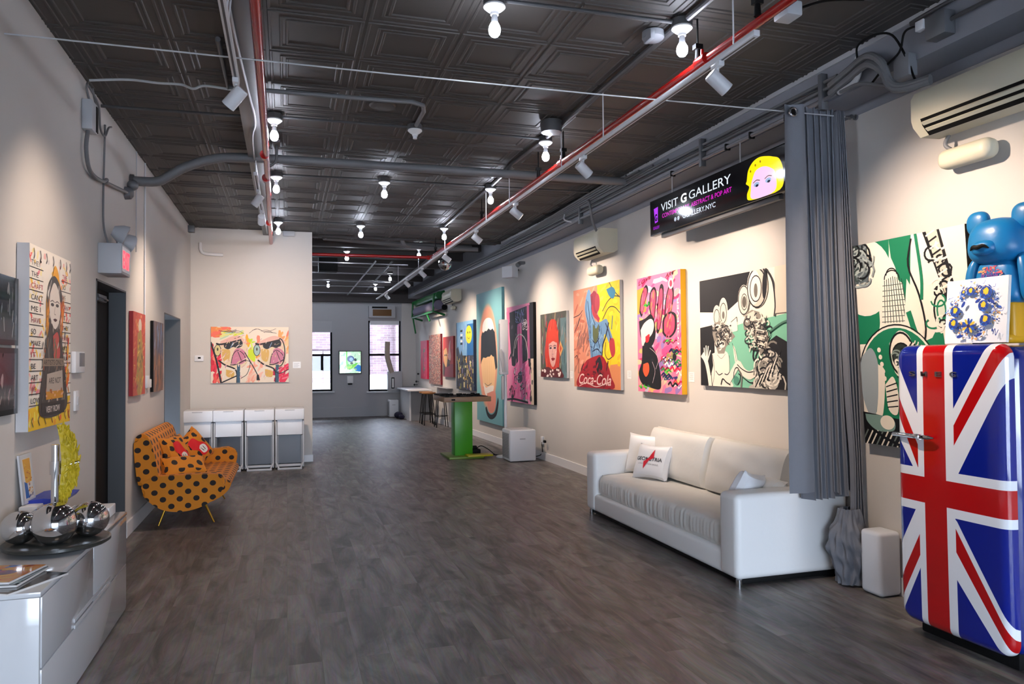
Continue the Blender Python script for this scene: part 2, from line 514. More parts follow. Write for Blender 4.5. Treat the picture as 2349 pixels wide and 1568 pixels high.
# pressed metal tile ceiling: every tile is a set of stepped square mouldings
k = B(); S = .596; ZC = 3.69
prof = [(0, 0), (.010, 0), (.014, -.006), (.026, -.006), (.032, 0), (.078, 0), (.083, -.005), (.092, -.005), (.098, 0), (.116, -.001), (.121, -.006), (.130, -.006), (.137, .001)]
xs = [.473 + S*i for i in range(-4, 7)]; ys = [4.552 + S*j for j in range(-14, 14)]
for x0 in xs:
    for y0 in ys:
        x1, y1 = x0+S, y0+S
        if x1 < -1.5 or x0 > 3.95 or y1 > 13: continue
        prev = None
        for d, h in prof:
            q = [k.b.verts.new((x, y, ZC+h)) for x, y in ((x0+d, y0+d), (x1-d, y0+d), (x1-d, y1-d), (x0+d, y1-d))]
            if prev:
                for i in range(4): k.b.faces.new((prev[i], q[i], q[(i+1) % 4], prev[(i+1) % 4]))
            prev = q
        k.b.faces.new(prev)
struct('ceiling', k, 'ceiling')
k = B(); k.box(-1.7, 4.4, YF-.2, YB+.2, 3.86, 3.95); k.box(-1.62, 3.95, 12.55, 12.6, 3.66, 3.9)
for y in (13.8, 15.2, 16.6, 18.0, 19.4, 20.7): k.box(-1.6, 3.9, y, y+.14, 3.70, 3.87)
struct('ceiling_rear', k, 'ceil_dark')

k = B()
for a in ((YF, 6.42, 0, 3.9), (6.42, 7.52, 2.26, 3.9), (7.52, 9.77, 0, 3.9), (9.77, 11.14, 2.21, 3.9), (11.14, 12.32, 0, 3.9)):
    k.box(-1.62, XL, a[0], a[1], a[2], a[3])
struct('wall_left', k, 'wall')
k = B(); k.box(-1.72, -1.62, 12.3, YB, 0, 3.9); struct('wall_rear_left', k, 'wall_gray')
k = B(); k.box(-1.62, .39, 12.3, 12.46, 0, 3.86); struct('wall_partition', k, 'wall')
k = B(); k.box(-1.42, .40, 12.285, 12.3, 0, .11, .004); struct('baseboard_partition', k, 'white_satin')
k = B(); k.box(-1.42, -1.40, 7.52, 9.77, 0, .14, .005); k.box(-1.42, -1.40, 11.14, 12.28, 0, .14, .005)
k.box(-1.42, -1.40, 2, 6.42, 0, .14, .005); struct('baseboard_left', k, 'white_satin')
# first doorway: gray reveal, black leaf put in for the dark corridor beyond
k = B(); k.box(-1.62, -1.415, 7.505, 7.52, 0, 2.26); k.box(-1.62, -1.415, 6.42, 6.435, 0, 2.26); k.box(-1.62, -1.415, 6.42, 7.52, 2.245, 2.26)
struct('trim_1', k, 'jamb')
k = B(); k.box(-1.60, -1.555, 6.436, 7.504, .005, 2.243); d1 = struct('door_1', k, 'black')
k = B(); k.box(-1.555, -1.515, 6.95, 7.25, 2.13, 2.19, .008); k.tube([(-1.53, 7.2, 2.15), (-1.47, 7.05, 2.14), (-1.50, 6.85, 2.16)], .008); put('door_closer', k, 'gray_metal', d1)
k = B(); k.cyl((-1.555, 6.52, 1.02), (-1.50, 6.52, 1.02), .012); k.box(-1.51, -1.495, 6.5, 6.62, 1.01, 1.03, .006); put('door_handle', k, 'steel', d1)
# second opening: gray passage
k = B(); k.box(-2.4, -1.415, 11.125, 11.14, 0, 2.21); k.box(-2.4, -1.415, 9.77, 9.785, 0, 2.21); k.box(-2.4, -1.415, 9.77, 11.14, 2.195, 2.21); k.box(-2.45, -2.4, 9.77, 11.14, 0, 2.21)
struct('door_2', k, 'jamb')

def plan(name, f0, f1, z0, z1, m, ya=YF, yb=YB):
    k = B(); ys_ = [ya, 10.5, yb] if ya < 10.5 < yb else [ya, yb]
    poly = [(f0(y), y) for y in ys_] + [(f1(y), y) for y in reversed(ys_)]
    k.prism(poly, 'z', z0, z1); return struct(name, k, m)
plan('wall_right', lambda y: XR(y), lambda y: 4.3, 0, 3.9, 'wall')
plan('baseboard_right', lambda y: XR(y)-.018, lambda y: XR(y)+.01, 0, .12, 'white_satin', YF, 19.6)
plan('trim_2', lambda y: XR(y)-.26, lambda y: XR(y)+.02, 3.415, 3.88, 'beam_gray')
plan('trim_3', lambda y: XR(y)-.275, lambda y: XR(y)-.25, 3.655, 3.69, 'gray_light', YF, 12.5)
plan('trim_4', lambda y: XR(y)-.004, lambda y: XR(y)+.02, 3.345, 3.415, 'beam_gray')
# rear wall with two windows
def wall_with_holes(name, y0, y1, x0, x1, z0, z1, holes, m):
    k = B(); cur = x0
    for (a, c, d, e) in sorted(holes):
        k.box(cur, a, y0, y1, z0, z1)
        if d > z0: k.box(a, c, y0, y1, z0, d)
        k.box(a, c, y0, y1, e, z1); cur = c
    k.box(cur, x1, y0, y1, z0, z1); struct(name, k, m)
W1, W2 = (.33, 1.245, .75, 2.77), (2.27, 3.22, .72, 2.78)
wall_with_holes('wall_rear', YB, YB+.25, -1.7, 4.4, 0, 3.9, [W1, W2], 'wall_gray')
k = B(); k.box(-1.6, 3.64, YB-.25, YB, 3.31, 3.86); struct('trim_5', k, 'ceil_dark')
k = B(); k.box(-1.6, 3.64, YB-.015, YB, 0, .28, .004); struct('baseboard_rear', k, 'wall_gray')
k = B(); k.box(3.24, 3.66, YB-.03, YB, .85, 3.3); struct('trim_6', k, 'wall')
for n, (a, c, d, e) in enumerate((W1, W2)):
    k = B(); y = YB+.08
    k.box(a, a+.05, y, y+.06, d, e); k.box(c-.05, c, y, y+.06, d, e); k.box(a, c, y, y+.06, e-.05, e); k.box(a, c, y, y+.06, d, d+.05)
    w = struct('window_%d' % (n+1), k, 'black')
    k = B(); k.box(a+.05, c-.05, y+.01, y+.05, 1.755, 1.815); put('meeting_rail', k, 'black', w)
    k = B(); k.box(a+.05, c-.05, y+.025, y+.032, d+.05, e-.05); put('pane', k, 'pane', w)
    k = B(); k.box(a-.06, c+.06, YB-.06, YB+.1, d-.045, d, .006); put('window_sill', k, 'white_satin', w)
    if n == 0:
        k = B(); k.box(a, c, YB+.02, YB+.05, e-.33, e); put('roller_blind', k, 'gray_light', w)
        k = B(); k.box(.93, 1.0, y+.01, y+.05, 1.35, 1.76); put('window_latch_stile', k, 'black', w)
        k = B(); k.box(a+.05, c-.05, y+.09, y+.12, 1.33, 1.75); put('outer_panel', k, 'gray_light', w)
    else:
        k = B(); k.box(a+.05, c-.05, YB+.02, YB+.04, e-.12, e); put('roller_blind', k, 'white_satin', w)
# front wall of the shop: glazed
FW = (-1.0, 3.75, .1, 2.25)
wall_with_holes('wall_front', YF-.2, YF, -1.7, 4.4, 0, 3.9, [FW], 'wall')
k = B()
for x in (-1.0, .55, 2.1, 3.70): k.box(x, x+.05, YF-.12, YF-.06, FW[2], FW[3])
w3 = struct('window_3', k, 'black'); k = B(); k.box(-1.0, 3.75, YF-.1, YF-.095, FW[2], FW[3]); put('pane', k, 'pane', w3)
# outside
k = B(); k.box(-30, 30, YF-30, YF-.2, -.15, -.05); struct('ground_street', k, 'gray_light')
k = B(); k.box(-6, 9, 25.5, 26, -3, 3.4); k.box(3.55, 3.75, 25.2, 25.5, -3, 3.4)
for x in (.4, 3.6): k.box(x, x+1.0, 25.3, 25.5, 2.0, 3.2)
bl = tag(put('neighbouring_building', k, 'brick', None, False), 'pale brick building across the yard behind the two rear windows', 'building')
for x, z in ((-.8, .9), (1.9, 1.5), (4.45, 1.5)):
    k = B(); k.box(x, x+.8, 25.44, 25.52, z, z+1.4); put('window', k, 'frost', bl)
k = B(); k.box(-6, 9, YB+.3, 25.5, -3.1, -3); struct('ground_yard', k, 'gray_light')
k = B(); k.box(-2, 6, 23.0, 23.1, -1.0, .95); k.box(2.2, 3.7, 22.9, 23.0, -1.0, 1.18); tag(put('yard_wall', k, 'white_satin', None, False), 'low white yard wall outside the rear windows', 'wall')

# ------------------------------------------------------------ camera
cam = bpy.data.cameras.new('camera'); co = bpy.data.objects.new('camera', cam); col.objects.link(co)
f_, yaw, pit, rol = 1694, .2959, .0243, -.0084
F = Vector((sin(yaw)*cos(pit), cos(yaw)*cos(pit), sin(pit))); R = Vector((cos(yaw), -sin(yaw), 0)); U = R.cross(F)
R2 = R*cos(rol) + U*sin(rol); U2 = -R*sin(rol) + U*cos(rol)
mw = Matrix.Identity(4)
for i in range(3): mw[i][0], mw[i][1], mw[i][2], mw[i][3] = R2[i], U2[i], -F[i], (0, 0, 1.6)[i]
co.matrix_world = mw; cam.sensor_width = 36; cam.lens = f_/2349*36; cam.clip_start = .05; cam.clip_end = 200
sc.camera = co

# ------------------------------------------------------------ daylight
wd = bpy.data.worlds.new('sky'); sc.world = wd; wd.use_nodes = True
bg = wd.node_tree.nodes['Background']; bg.inputs[0].default_value = (.70, .82, 1, 1); bg.inputs[1].default_value = SKY
def portal(x0, x1, z0, z1, y, away):
    l = bpy.data.lights.new('daylight_portal', 'AREA'); l.shape = 'RECTANGLE'; l.size = x1-x0; l.size_y = z1-z0
    l.cycles.is_portal = True
    o = bpy.data.objects.new('daylight_portal', l); col.objects.link(o); o.location = ((x0+x1)/2, y, (z0+z1)/2)
    o.rotation_euler = (PI/2 if away > 0 else -PI/2, 0, 0)
portal(FW[0], FW[1], FW[2], FW[3], YF-.05, 1)
portal(W1[0], W1[1], W1[2], W1[3], YB+.2, -1)
portal(W2[0], W2[1], W2[2], W2[3], YB+.2, -1)
sc.view_settings.view_transform = 'Standard'; sc.view_settings.look = 'None'; sc.view_settings.exposure = EXPO; sc.view_settings.gamma = 1
sc.view_settings.use_curve_mapping = False
sc.cycles.max_bounces = 7; sc.cycles.sample_clamp_indirect = 6
# ------------------------------------------------------------ bulbs on the ceiling
def lamp_proto(z, label, x, y, lit=True):
    t = thing('bare_bulb_light', label, 'ceiling light', (x, y, z), 'bare bulb lights on ceiling boxes')
    k = B(); k.lathe([(.001, 0), (.066, 0), (.066, -.045), (.001, -.045)], (x, y, z), 8); put('junction_box', k, 'conduit', t)
    k = B(); k.lathe([(.001, -.045), (.062, -.045), (.064, -.055), (.045, -.072), (.026, -.085), (.024, -.10), (.001, -.10)], (x, y, z), 24); put('lamp_holder', k, 'white_porc', t)
    if lit:
        k = B(); k.lathe([(.001, -.10), (.016, -.10), (.019, -.13), (.021, -.145), (.001, -.145)], (x, y, z), 18); put('bulb_neck', k, 'white_satin', t)
        k = B(); k.lathe([(.002, -.144), (.021, -.145), (.031, -.165), (.035, -.185), (.031, -.207), (.019, -.222), (.002, -.227)], (x, y, z), 20); put('bulb', k, 'bulb', t)
    else:
        k = B(); k.lathe([(.001, -.10), (.018, -.10), (.018, -.125), (.001, -.128)], (x, y, z), 18); put('socket', k, 'white_satin', t)
    return t
ZK = 3.675
BL = [(1.14, 4.03, 'bare bulb light cut off by the top edge, in front of all others'),
      (2.32, 3.98, 'bare bulb light nearest the front beside a small white ceiling sensor'),
      (-.10, 6.45, 'bare bulb light just right of the red pipe, in the second row'),
      (2.31, 6.45, 'bare bulb light in the second row beside a dark round ceiling box'),
      (-.11, 8.45, 'bare bulb light beside the red pipe behind the thick grey pipe'),
      (1.06, 8.40, 'bare bulb light in the middle of the ceiling behind the thick grey pipe'),
      (2.31, 8.40, 'bare bulb light behind the thick grey pipe, with a track rod beside it'),
      (-.12, 11.2, 'bare bulb light above the top of the white partition wall'),
      (1.06, 11.2, 'bare bulb light in the last row, at mid ceiling near the partition corner'),
      (2.31, 11.1, 'bare bulb light in the last row, with the white track rod hanging under it')]
p0 = None
for i, (x, y, lab) in enumerate(BL):
    if p0 is None: p0 = lamp_proto(ZK, lab, x, y)
    else: dup(p0, (x, y, ZK), lab)
RB = [(1.09, 14.3, 3.74, 'bare bulb light hanging just below the red cross pipe in the rear room'),
      (2.36, 17.7, 3.74, 'bare bulb light in the rear room, nearest the white track'),
      (2.30, 20.2, 3.74, 'small bare bulb light deepest in the rear room above the right window'),
      (2.35, 13.6, 3.74, 'bare bulb light in the rear room beside the end of the red pipe')]
RB.append((1.02, 19.6, 3.74, 'tiny bare bulb light far back in the rear room nearest the partition'))
for x, y, z, lab in RB: dup(p0, (x, y, z), lab)
for x, y in ((-.5, 14.3), (-.5, 17.7), (-.5, 20.0), (.35, 16.0), (.35, 18.6), (-.5, 16.0), (.4, 20.6), (-.5, 19.0)): dup(p0, (x, y, 3.74), 'added bulb hidden behind the partition to brighten the rear room')  # unseen bulbs added as fill so the rear wall comes out brighter
t = lamp_proto(ZK, 'white ceiling lamp holder without a bulb at the end of a bent conduit', 1.08, 6.42, False); t['group'] = ''; del t['group']; t['category'] = 'lamp holder'

# conduits on the ceiling
def pipe(pts, r, m, name, label, cat='conduit', smooth=False, group=None):
    k = B(); k.tube(pts, r, 10, smooth); return tag(put(name, k, m), label, cat, group)
cz = 3.655
cg = 'thin conduits across the tiled ceiling'
pipe([(.2, 4.03, cz), (2.25, 3.98, cz)], .012, 'conduit', 'conduit', 'thin dark conduit to the nearest ceiling bulb at the top right', group=cg)
pipe([(-1.42, 6.55, cz), (-.55, 6.52, cz), (-.35, 6.45, cz-.02), (-.16, 6.45, cz)], .013, 'conduit', 'conduit', 'thin dark conduit from the left wall to the second bulb row', group=cg)
pipe([(-.04, 6.45, cz), (1.03, 6.43, cz)], .012, 'conduit', 'conduit', 'thin dark conduit between the left bulb and the empty lamp holder', group=cg)
pipe([(1.13, 6.43, cz), (2.25, 6.45, cz)], .012, 'conduit', 'conduit', 'thin dark conduit right of the empty lamp holder', group=cg)
pipe([(-1.30, 8.52, cz), (-.5, 8.49, cz), (-.17, 8.45, cz)], .012, 'conduit', 'conduit', 'thin dark conduit left of the red pipe under the grey pipe', group=cg)
pipe([(-.05, 8.45, cz), (1.0, 8.40, cz)], .012, 'conduit', 'conduit', 'thin dark conduit between the two bulbs behind the grey pipe', group=cg)
pipe([(1.12, 8.40, cz), (2.25, 8.40, cz)], .012, 'conduit', 'conduit', 'thin dark conduit to the bulb above the red pipe behind the grey pipe', group=cg)
pipe([(2.37, 8.40, cz), (3.62, 8.36, cz)], .012, 'conduit', 'conduit', 'thin dark conduit running to the right hand beam', group=cg)
pipe([(-.06, 11.2, cz), (1.0, 11.2, cz)], .012, 'conduit', 'conduit', 'thin dark conduit above the top of the partition', group=cg)
pipe([(1.12, 11.2, cz), (2.25, 11.12, cz)], .012, 'conduit', 'conduit', 'thin dark conduit in the last tiled row of the ceiling', group=cg)
pipe([(2.33, 2.0, cz), (2.32, 3.9, cz)], .022, 'conduit', 'conduit', 'thicker conduit leaving the top edge towards the nearest right bulb')
pipe([(2.31, 4.06, cz), (2.30, 6.37, cz)], .022, 'conduit', 'conduit', 'thick conduit between the two nearest right hand bulbs')
pipe([(2.30, 6.53, cz), (2.26, 7.35, cz), (2.3, 7.9, cz), (2.31, 8.32, cz)], .02, 'conduit', 'conduit', 'thick bent conduit crossing over the grey pipe')
pipe([(2.31, 8.48, cz), (2.31, 11.02, cz)], .018, 'conduit', 'conduit', 'long thick conduit running to the last right hand bulb')
pipe([(-.42, 5.0, 3.66), (-.42, 5.84, 3.65), (.7, 5.80, 3.65), (.95, 5.78, 3.65), (1.05, 5.84, 3.65), (1.08, 5.98, 3.65), (1.08, 6.35, 3.65)], .018, 'pipe_gray', 'conduit', 'gray conduit bent down to the empty lamp holder')
pipe([(-1.36, 5.93, 3.64), (-1.1, 5.90, 3.66), (-.9, 5.87, 3.645), (-.75, 5.9, 3.66), (-.66, 5.85, 3.62), (-.58, 5.88, 3.66), (-.36, 5.83, 3.63)], .009, 'wire', 'cable', 'pale wavy cable along the ceiling from the left wall', 'cable', True)
k = B(); k.box(-.36, -.20, YF, 12.25, 3.60, 3.684, .004); tag(put('ceiling_raceway', k, 'conduit'), 'long dark gray boxed raceway left of the red pipe', 'raceway')
pipe([(-.30, 2.2, 3.59), (-.31, 4.2, 3.58), (-.27, 5.7, 3.585), (-.25, 6.4, 3.58), (-.3, 7.4, 3.585), (-.29, 12, 3.59)], .010, 'conduit_lt', 'cable', 'pale cable clipped along the dark raceway', 'cable', True)
# thick gray pipe
k = B(); k.tube([(3.70, 7.56, 3.60), (2.6, 7.56, 3.60), (1.4, 7.58, 3.60), (.3, 7.60, 3.60), (-.45, 7.64, 3.60), (-.72, 7.68, 3.57), (-.95, 7.70, 3.48), (-1.1, 7.70, 3.38), (-1.2, 7.70, 3.33), (-1.43, 7.70, 3.325)], .045, 16)
gp = tag(put('waste_pipe', k, 'pipe_gray'), 'thick gray pipe crossing the ceiling and dropping into the left wall', 'pipe')
k = B(); k.cyl((-1.415, 7.70, 3.325), (-1.385, 7.70, 3.325), .062); put('wall_flange', k, 'conduit', gp)
# red sprinkler pipes
k = B(); k.tube([(-.105, YF+.1, 3.40), (-.175, 7.0, 3.43), (-.24, 12.34, 3.49)], .028, 16, False)
rp = tag(put('sprinkler_pipe', k, 'red_pipe'), 'red sprinkler pipe on the left, running straight into the partition wall', 'pipe')
for y, z in ((6.85, 3.428), (7.75, 3.436), (10.4, 3.465)):
    x = -.12 - .0115*(y-1)
    k = B(); k.cyl((x, y-.035, z), (x, y+.035, z), .040); put('coupling', k, 'red_pipe', rp)
k = B(); k.tube([(-.165, 7.3, 3.44), (-.10, 7.3, 3.50), (-.09, 7.3, 3.66)], .012); k.box(-.12, -.06, 7.2, 7.4, 3.655, 3.68); put('hanger', k, 'conduit', rp)
k = B(); k.tube([(2.45, YF+.1, 3.40), (2.41, 6.0, 3.40), (2.41, 12.72, 3.40)], .026, 16, False)
rp = tag(put('sprinkler_pipe', k, 'red_pipe'), 'long red sprinkler pipe on the right beside the white track', 'pipe')
k = B(); k.tube([(2.41, 12.72, 3.40), (-1.6, 12.85, 3.40)], .026, 16, False)
tag(put('sprinkler_pipe', k, 'red_pipe'), 'red sprinkler pipe crossing the mouth of the rear room', 'pipe')
k = B(); k.cyl((2.41, 12.62, 3.40), (2.41, 12.8, 3.40), .037); k.cyl((2.33, 12.722, 3.40), (2.43, 12.72, 3.40), .037); put('elbow', k, 'red_pipe', rp)
for y in (3.35, 3.95, 6.25, 6.95, 9.2, 12.3):
    k = B(); k.cyl((2.41, y, 3.40), (2.41, y, 3.68), .006); k.cyl((2.41, y, 3.425), (2.41, y, 3.50), .02, .014); k.box(2.385, 2.435, y-.02, y+.02, 3.49, 3.52); put('hanger', k, 'black', rp)
for y in (3.9, 6.3):
    k = B(); k.cyl((2.41, y-.05, 3.40), (2.41, y+.05, 3.40), .035); k.cyl((2.41, y, 3.40), (2.41, y, 3.47), .014, .01); put('sprinkler_head', k, 'red_pipe', rp)

# ------------------------------------------------------------ track lights
def track(x, y0, y1, z, label):
    k = B(); k.box(x-.018, x+.018, y0, y1, z-.016, z+.016, .002)
    t = tag(put('light_track', k, 'white_satin'), label, 'light track')
    k = B(); k.box(x-.006, x+.006, y0+.02, y1-.02, z-.0175, z-.0155); put('contact_slot', k, 'conduit', t); return t
tr = track(2.34, 3.26, 20.3, 3.29, 'long white lighting track hung beside the red pipe on the right')
for y in (3.47, 5.21, 6.12, 7.73, 8.72, 11.2, 13.6, 16.2):
    k = B(); k.cyl((2.34, y, 3.30), (2.34, y, 3.68), .0045, n=8); put('hanging_rod', k, 'white_satin', tr)
t2_ = track(-.29, 1.2, 4.72, 3.30, 'white lighting track on the left, ending at its nearest spotlight')
k = B(); k.cyl((-.29, 3.9, 3.31), (-.27, 3.95, 3.6), .004); k.cyl((-.30, 4.1, 3.31), (-.27, 4.1, 3.6), .004); put('hanging_rod', k, 'white_satin', t2_)
t3_ = track(-.29, 7.5, 9.4, 3.42, 'short white lighting track left of the red pipe with two spotlights')
k = B(); k.cyl((-.29, 7.6, 3.42), (-.29, 7.6, 3.6), .004); k.cyl((-.29, 9.3, 3.42), (-.29, 9.3, 3.6), .004); put('hanging_rod', k, 'white_satin', t3_)
def spot(x, y, z, aim, label, power=0, m='#ffe4cd', size=84, blend=1, group='white track spotlights', ln=.135):
    t = thing('track_spotlight', label, 'spotlight', (x, y, z), group)
    c = Vector((x, y, z - .12)); d = (Vector(aim) - c).normalized()
    k = B(); k.box(x-.018, x+.018, y-.045, y+.045, z-.045, z-.016, .004); k.cyl((x, y, z-.045), (x, y, z-.085), .010)
    k.tube([(x, y, z-.08), tuple(c - d*.02 + Vector((0, .03, .02))), tuple(c)], .008, 8); put('bracket', k, 'white_satin', t)
    k = B(); k.lathe([(.001, -ln*.45), (.036, -ln*.45), (.041, -ln*.40), (.042, ln*.55), (.037, ln*.55), (.036, ln*.45), (.001, ln*.45)], tuple(c), 24, d.to_track_quat('Z', 'Y').to_matrix()); put('lamp_body', k, 'white_satin', t)
    k = B(); k.cyl(tuple(c + d*ln*.455), tuple(c + d*ln*.475), .034); put('lens', k, 'spotface', t)
    if power:
        l = bpy.data.lights.new('spot_beam', 'SPOT'); l.energy = power; l.color = lin(m)[:3]; l.spot_size = math.radians(size); l.spot_blend = blend; l.shadow_soft_size = .03
        o = bpy.data.objects.new('spot_beam', l); col.objects.link(o); o.parent = t
        o.location = c + d*ln*.57 - Vector((x, y, z)); o.rotation_euler = (-d).to_track_quat('Z', 'Y').to_euler()
    return t
RS = [(3.63, (3.9, 3.5, 1.9), 'nearest spotlight on the right hand track, aimed at the curtain end', 1),
      (5.62, (3.9, 5.9, 1.9), 'second nearest spotlight on the right hand track, above the screen sign', 1.1),
      (7.50, (3.9, 7.2, 1.9), 'third spotlight on the right hand track, level with the wall air conditioner', 1.15),
      (9.21, (3.9, 9.0, 1.9), 'spotlight on the right hand track just before the two red pipes meet', 1.1),
      (11.1, (3.9, 10.9, 1.9), 'spotlight on the right hand track beside the mirror ball', 1),
      (13.2, (3.85, 13.6, 1.8), 'spotlight on the right hand track just past the red elbow', 1.2),
      (15.0, (3.8, 15.6, 1.8), 'small spotlight on the track above the far green rack', 1),
      (18.1, (3.7, 18.6, 1.7), 'last spotlight on the right hand track, above the rear window', 1.2)]
for y, aim, lab, kk in RS: spot(2.34, y, 3.29, aim, lab, 95*kk*SP)
spot(-.29, 4.65, 3.30, (-1.42, 5.2, 1.9), 'nearest white spotlight on the left, hanging from the track end', 30*SP)
spot(-.29, 8.15, 3.42, (-1.42, 8.5, 1.7), 'upper of the two white spotlights behind the left grey pipe', 48*SP)
spot(-.29, 9.25, 3.42, (-.4, 12.3, 1.7), 'spotlight aimed at the partition painting, next to the red pipe', 105*SP)
spot(-.29, 2.9, 3.30, (-1.42, 3.6, 1.9), 'added spotlight out of view on the left track, aimed at the left wall', 20*SP)  # extra head added above the view for more light on the left wall
# thin curtain wire across the room
pipe([(-1.42, 4.45, 3.337), (.6, 4.42, 3.325), (1.9, 4.40, 3.325), (3.94, 4.36, 3.335)], .0045, 'wire', 'curtain_wire', 'thin white wire stretched across the whole room under the ceiling', 'wire')

# ------------------------------------------------------------ small ceiling things
k = B(); k.lathe([(.001, 0), (.07, 0), (.07, -.04), (.05, -.055), (.001, -.058)], (2.235, 4.19, 3.68), 24); k.box(2.17, 2.20, 4.1, 4.2, 3.60, 3.66, .005)
tag(put('smoke_detector', k, 'gray_plastic'), 'small pale smoke detector next to the nearest right hand bulb', 'smoke detector')
k = B(); k.lathe([(.001, 0), (.095, 0), (.10, -.02), (.09, -.10), (.001, -.105)], (2.21, 6.02, 3.68), 12); tag(put('junction_box', k, 'conduit'), 'dark round ceiling box above the second right hand bulb', 'junction box')
k = B(); k.lathe([(.001, 0), (.11, 0), (.10, -.012), (.05, -.016), (.001, -.016)], (.75, 6.02, 3.682), 24); tag(put('ceiling_cover_plate', k, 'ceiling'), 'round dark cover plate on a ceiling tile by the bent conduit', 'cover plate')
k = B(); k.box(2.56, 2.66, 3.3, 3.42, 3.44, 3.52, .01); t = tag(put('emergency_light', k, 'gray_light'), 'small gray box beside the red pipe at the top right', 'box')
k = B(); k.cyl((2.55, 3.36, 3.48), (2.565, 3.36, 3.48), .012); k.tube([(2.66, 3.36, 3.50), (2.9, 3.4, 3.6), (3.2, 3.45, 3.67)], .007); put('cord', k, 'black', t)
# mirror ball
t = thing('mirror_ball', 'silver mirror ball hanging beside the end of the red pipe', 'mirror ball', (2.72, 13.0, 3.34))
k = B(); k.sph((2.72, 13.0, 3.34), .125, n=20)
for f in k.b.faces: f.smooth = False
put('faceted_sphere', k, 'chrome', t, False); k = B(); k.cyl((2.72, 13.0, 3.46), (2.72, 13.0, 3.86), .006); put('hanging_rod', k, 'conduit', t)
# rear room conduits and beams
g = 'galvanised conduits in the rear room'
for y, x1, lab in ((14.6, 2.3, 'first galvanised conduit behind the red cross pipe'), (16.3, 2.3, 'second galvanised conduit across the rear room, the brightest'), (17.9, 2.4, 'third galvanised conduit across the rear room'), (19.1, 2.4, 'fourth galvanised conduit across the rear room'), (21.0, 2.6, 'galvanised conduit across the rear room, deepest')):
    pipe([(-1.6, y, 3.52), (x1, y, 3.50)], .014, 'conduit_lt', 'conduit', lab, group=g)
pipe([(1.62, 14.2, 3.50), (1.64, 21.3, 3.48)], .016, 'conduit_lt', 'conduit', 'galvanised conduit running lengthwise in the middle of the rear room', group=g)
pipe([(2.05, 15.0, 3.62), (2.1, 20.5, 3.55)], .02, 'conduit', 'conduit', 'dark conduit running lengthwise beside the rear bulbs')
pipe([(.6, 12.9, 3.72), (1.9, 13.3, 3.72), (3.3, 13.4, 3.70)], .06, 'pipe_gray', 'duct_pipe', 'thick dark pipe above the red cross pipe', 'pipe', True)
pipe([(2.75, 13.6, 3.62), (2.82, 17, 3.62), (2.85, 21.4, 3.6)], .07, 'conduit', 'duct_pipe', 'dark insulated duct along the right of the rear room ceiling', 'duct', True)
pipe([(1.9, 12.7, 3.72), (1.95, 12.75, 3.62), (2.2, 12.9, 3.6), (3.3, 12.9, 3.6)], .04, 'pipe_gray', 'duct_pipe', 'gray bent pipe at the right mouth of the rear room', 'pipe', True)
k = B(); k.box(.62, 1.0, 15.5, 15.8, 3.45, 3.84, .01); tag(put('hung_blower', k, 'black'), 'black box hung among the conduits near the partition', 'box')
# pipes on the right hand beam
def bx(y, d): return XR(y) - .26 - d
for d, z, r, m, nm, lab in ((.03, 3.43, .017, 'conduit_lt', 'conduit', 'bright metal conduit along the lower part of the right hand beam'),
                        (.035, 3.50, .012, 'pipe_gray', 'conduit', 'gray conduit above the bright one on the right hand beam'),
                        (.02, 3.53, .009, 'conduit', 'conduit', 'thin dark cable bundle between the beam conduits'),
                        (.03, 3.555, .012, 'pipe_gray', 'conduit', 'upper gray conduit along the right hand beam')):
    y0 = 4.2 if r != .009 else 4.4
    pipe([(bx(y0, d), y0, z), (bx(7, d), 7, z + (.01 if r != .017 else 0)), (bx(10.5, d), 10.5, z), (bx(20.5, d), 20.5, z)], r, m, nm, lab)
for i in range(5):
    z = 3.58 + .018*i
    pipe([(bx(6.9, .02+.01*i), 6.6 + .3*i, z+.02), (bx(8, .03+.02*i), 8.2, z), (bx(10, .04+.02*i), 10, z-.01*i), (bx(12.4, .05), 12.4, z-.02*i)], .012, 'pipe_gray', 'conduit', 'one of five gray conduits bunched under the ceiling along the beam', group='conduits bunched under the ceiling along the beam', smooth=True)
for y, zz in ((5.95, 'metal strap clamping the beam conduits above the screen sign'), (8.9, 'metal strap clamping the beam conduits above the wall air conditioner'), (4.35, 'metal strap at the end of the beam conduits near the curtain')):
    k = B(); k.box(bx(y, .055), bx(y, 0), y-.02, y+.02, 3.36, 3.62, .004); tag(put('pipe_strap', k, 'gray_metal'), zz, 'bracket')
for i, y in enumerate((4.75, 5.2, 5.55, 6.5)):
    k = B(); k.box(bx(y, .05), bx(y, 0), y-.01, y+.01, 3.405, 3.46, .003); tag(put('pipe_clip', k, 'black'), 'small black clip on the bright beam conduit', 'clip', 'black clips on the beam conduit')
pipe([(bx(9.4, .05), 9.4, 3.60), (bx(9.4, .08), 9.35, 3.5), (bx(9.1, .05), 9.15, 3.43)], .012, 'wire', 'conduit_drop', 'short white bend joining the conduits above the wall air conditioner', 'conduit', True)
pipe([(bx(8.55, .05), 8.6, 3.62), (bx(8.5, .09), 8.45, 3.52), (bx(8.4, .05), 8.45, 3.3), (3.72, 8.5, 3.19)], .016, 'pipe_gray', 'hose', 'gray hose dropping from the beam to the wall air conditioner', 'hose', True)
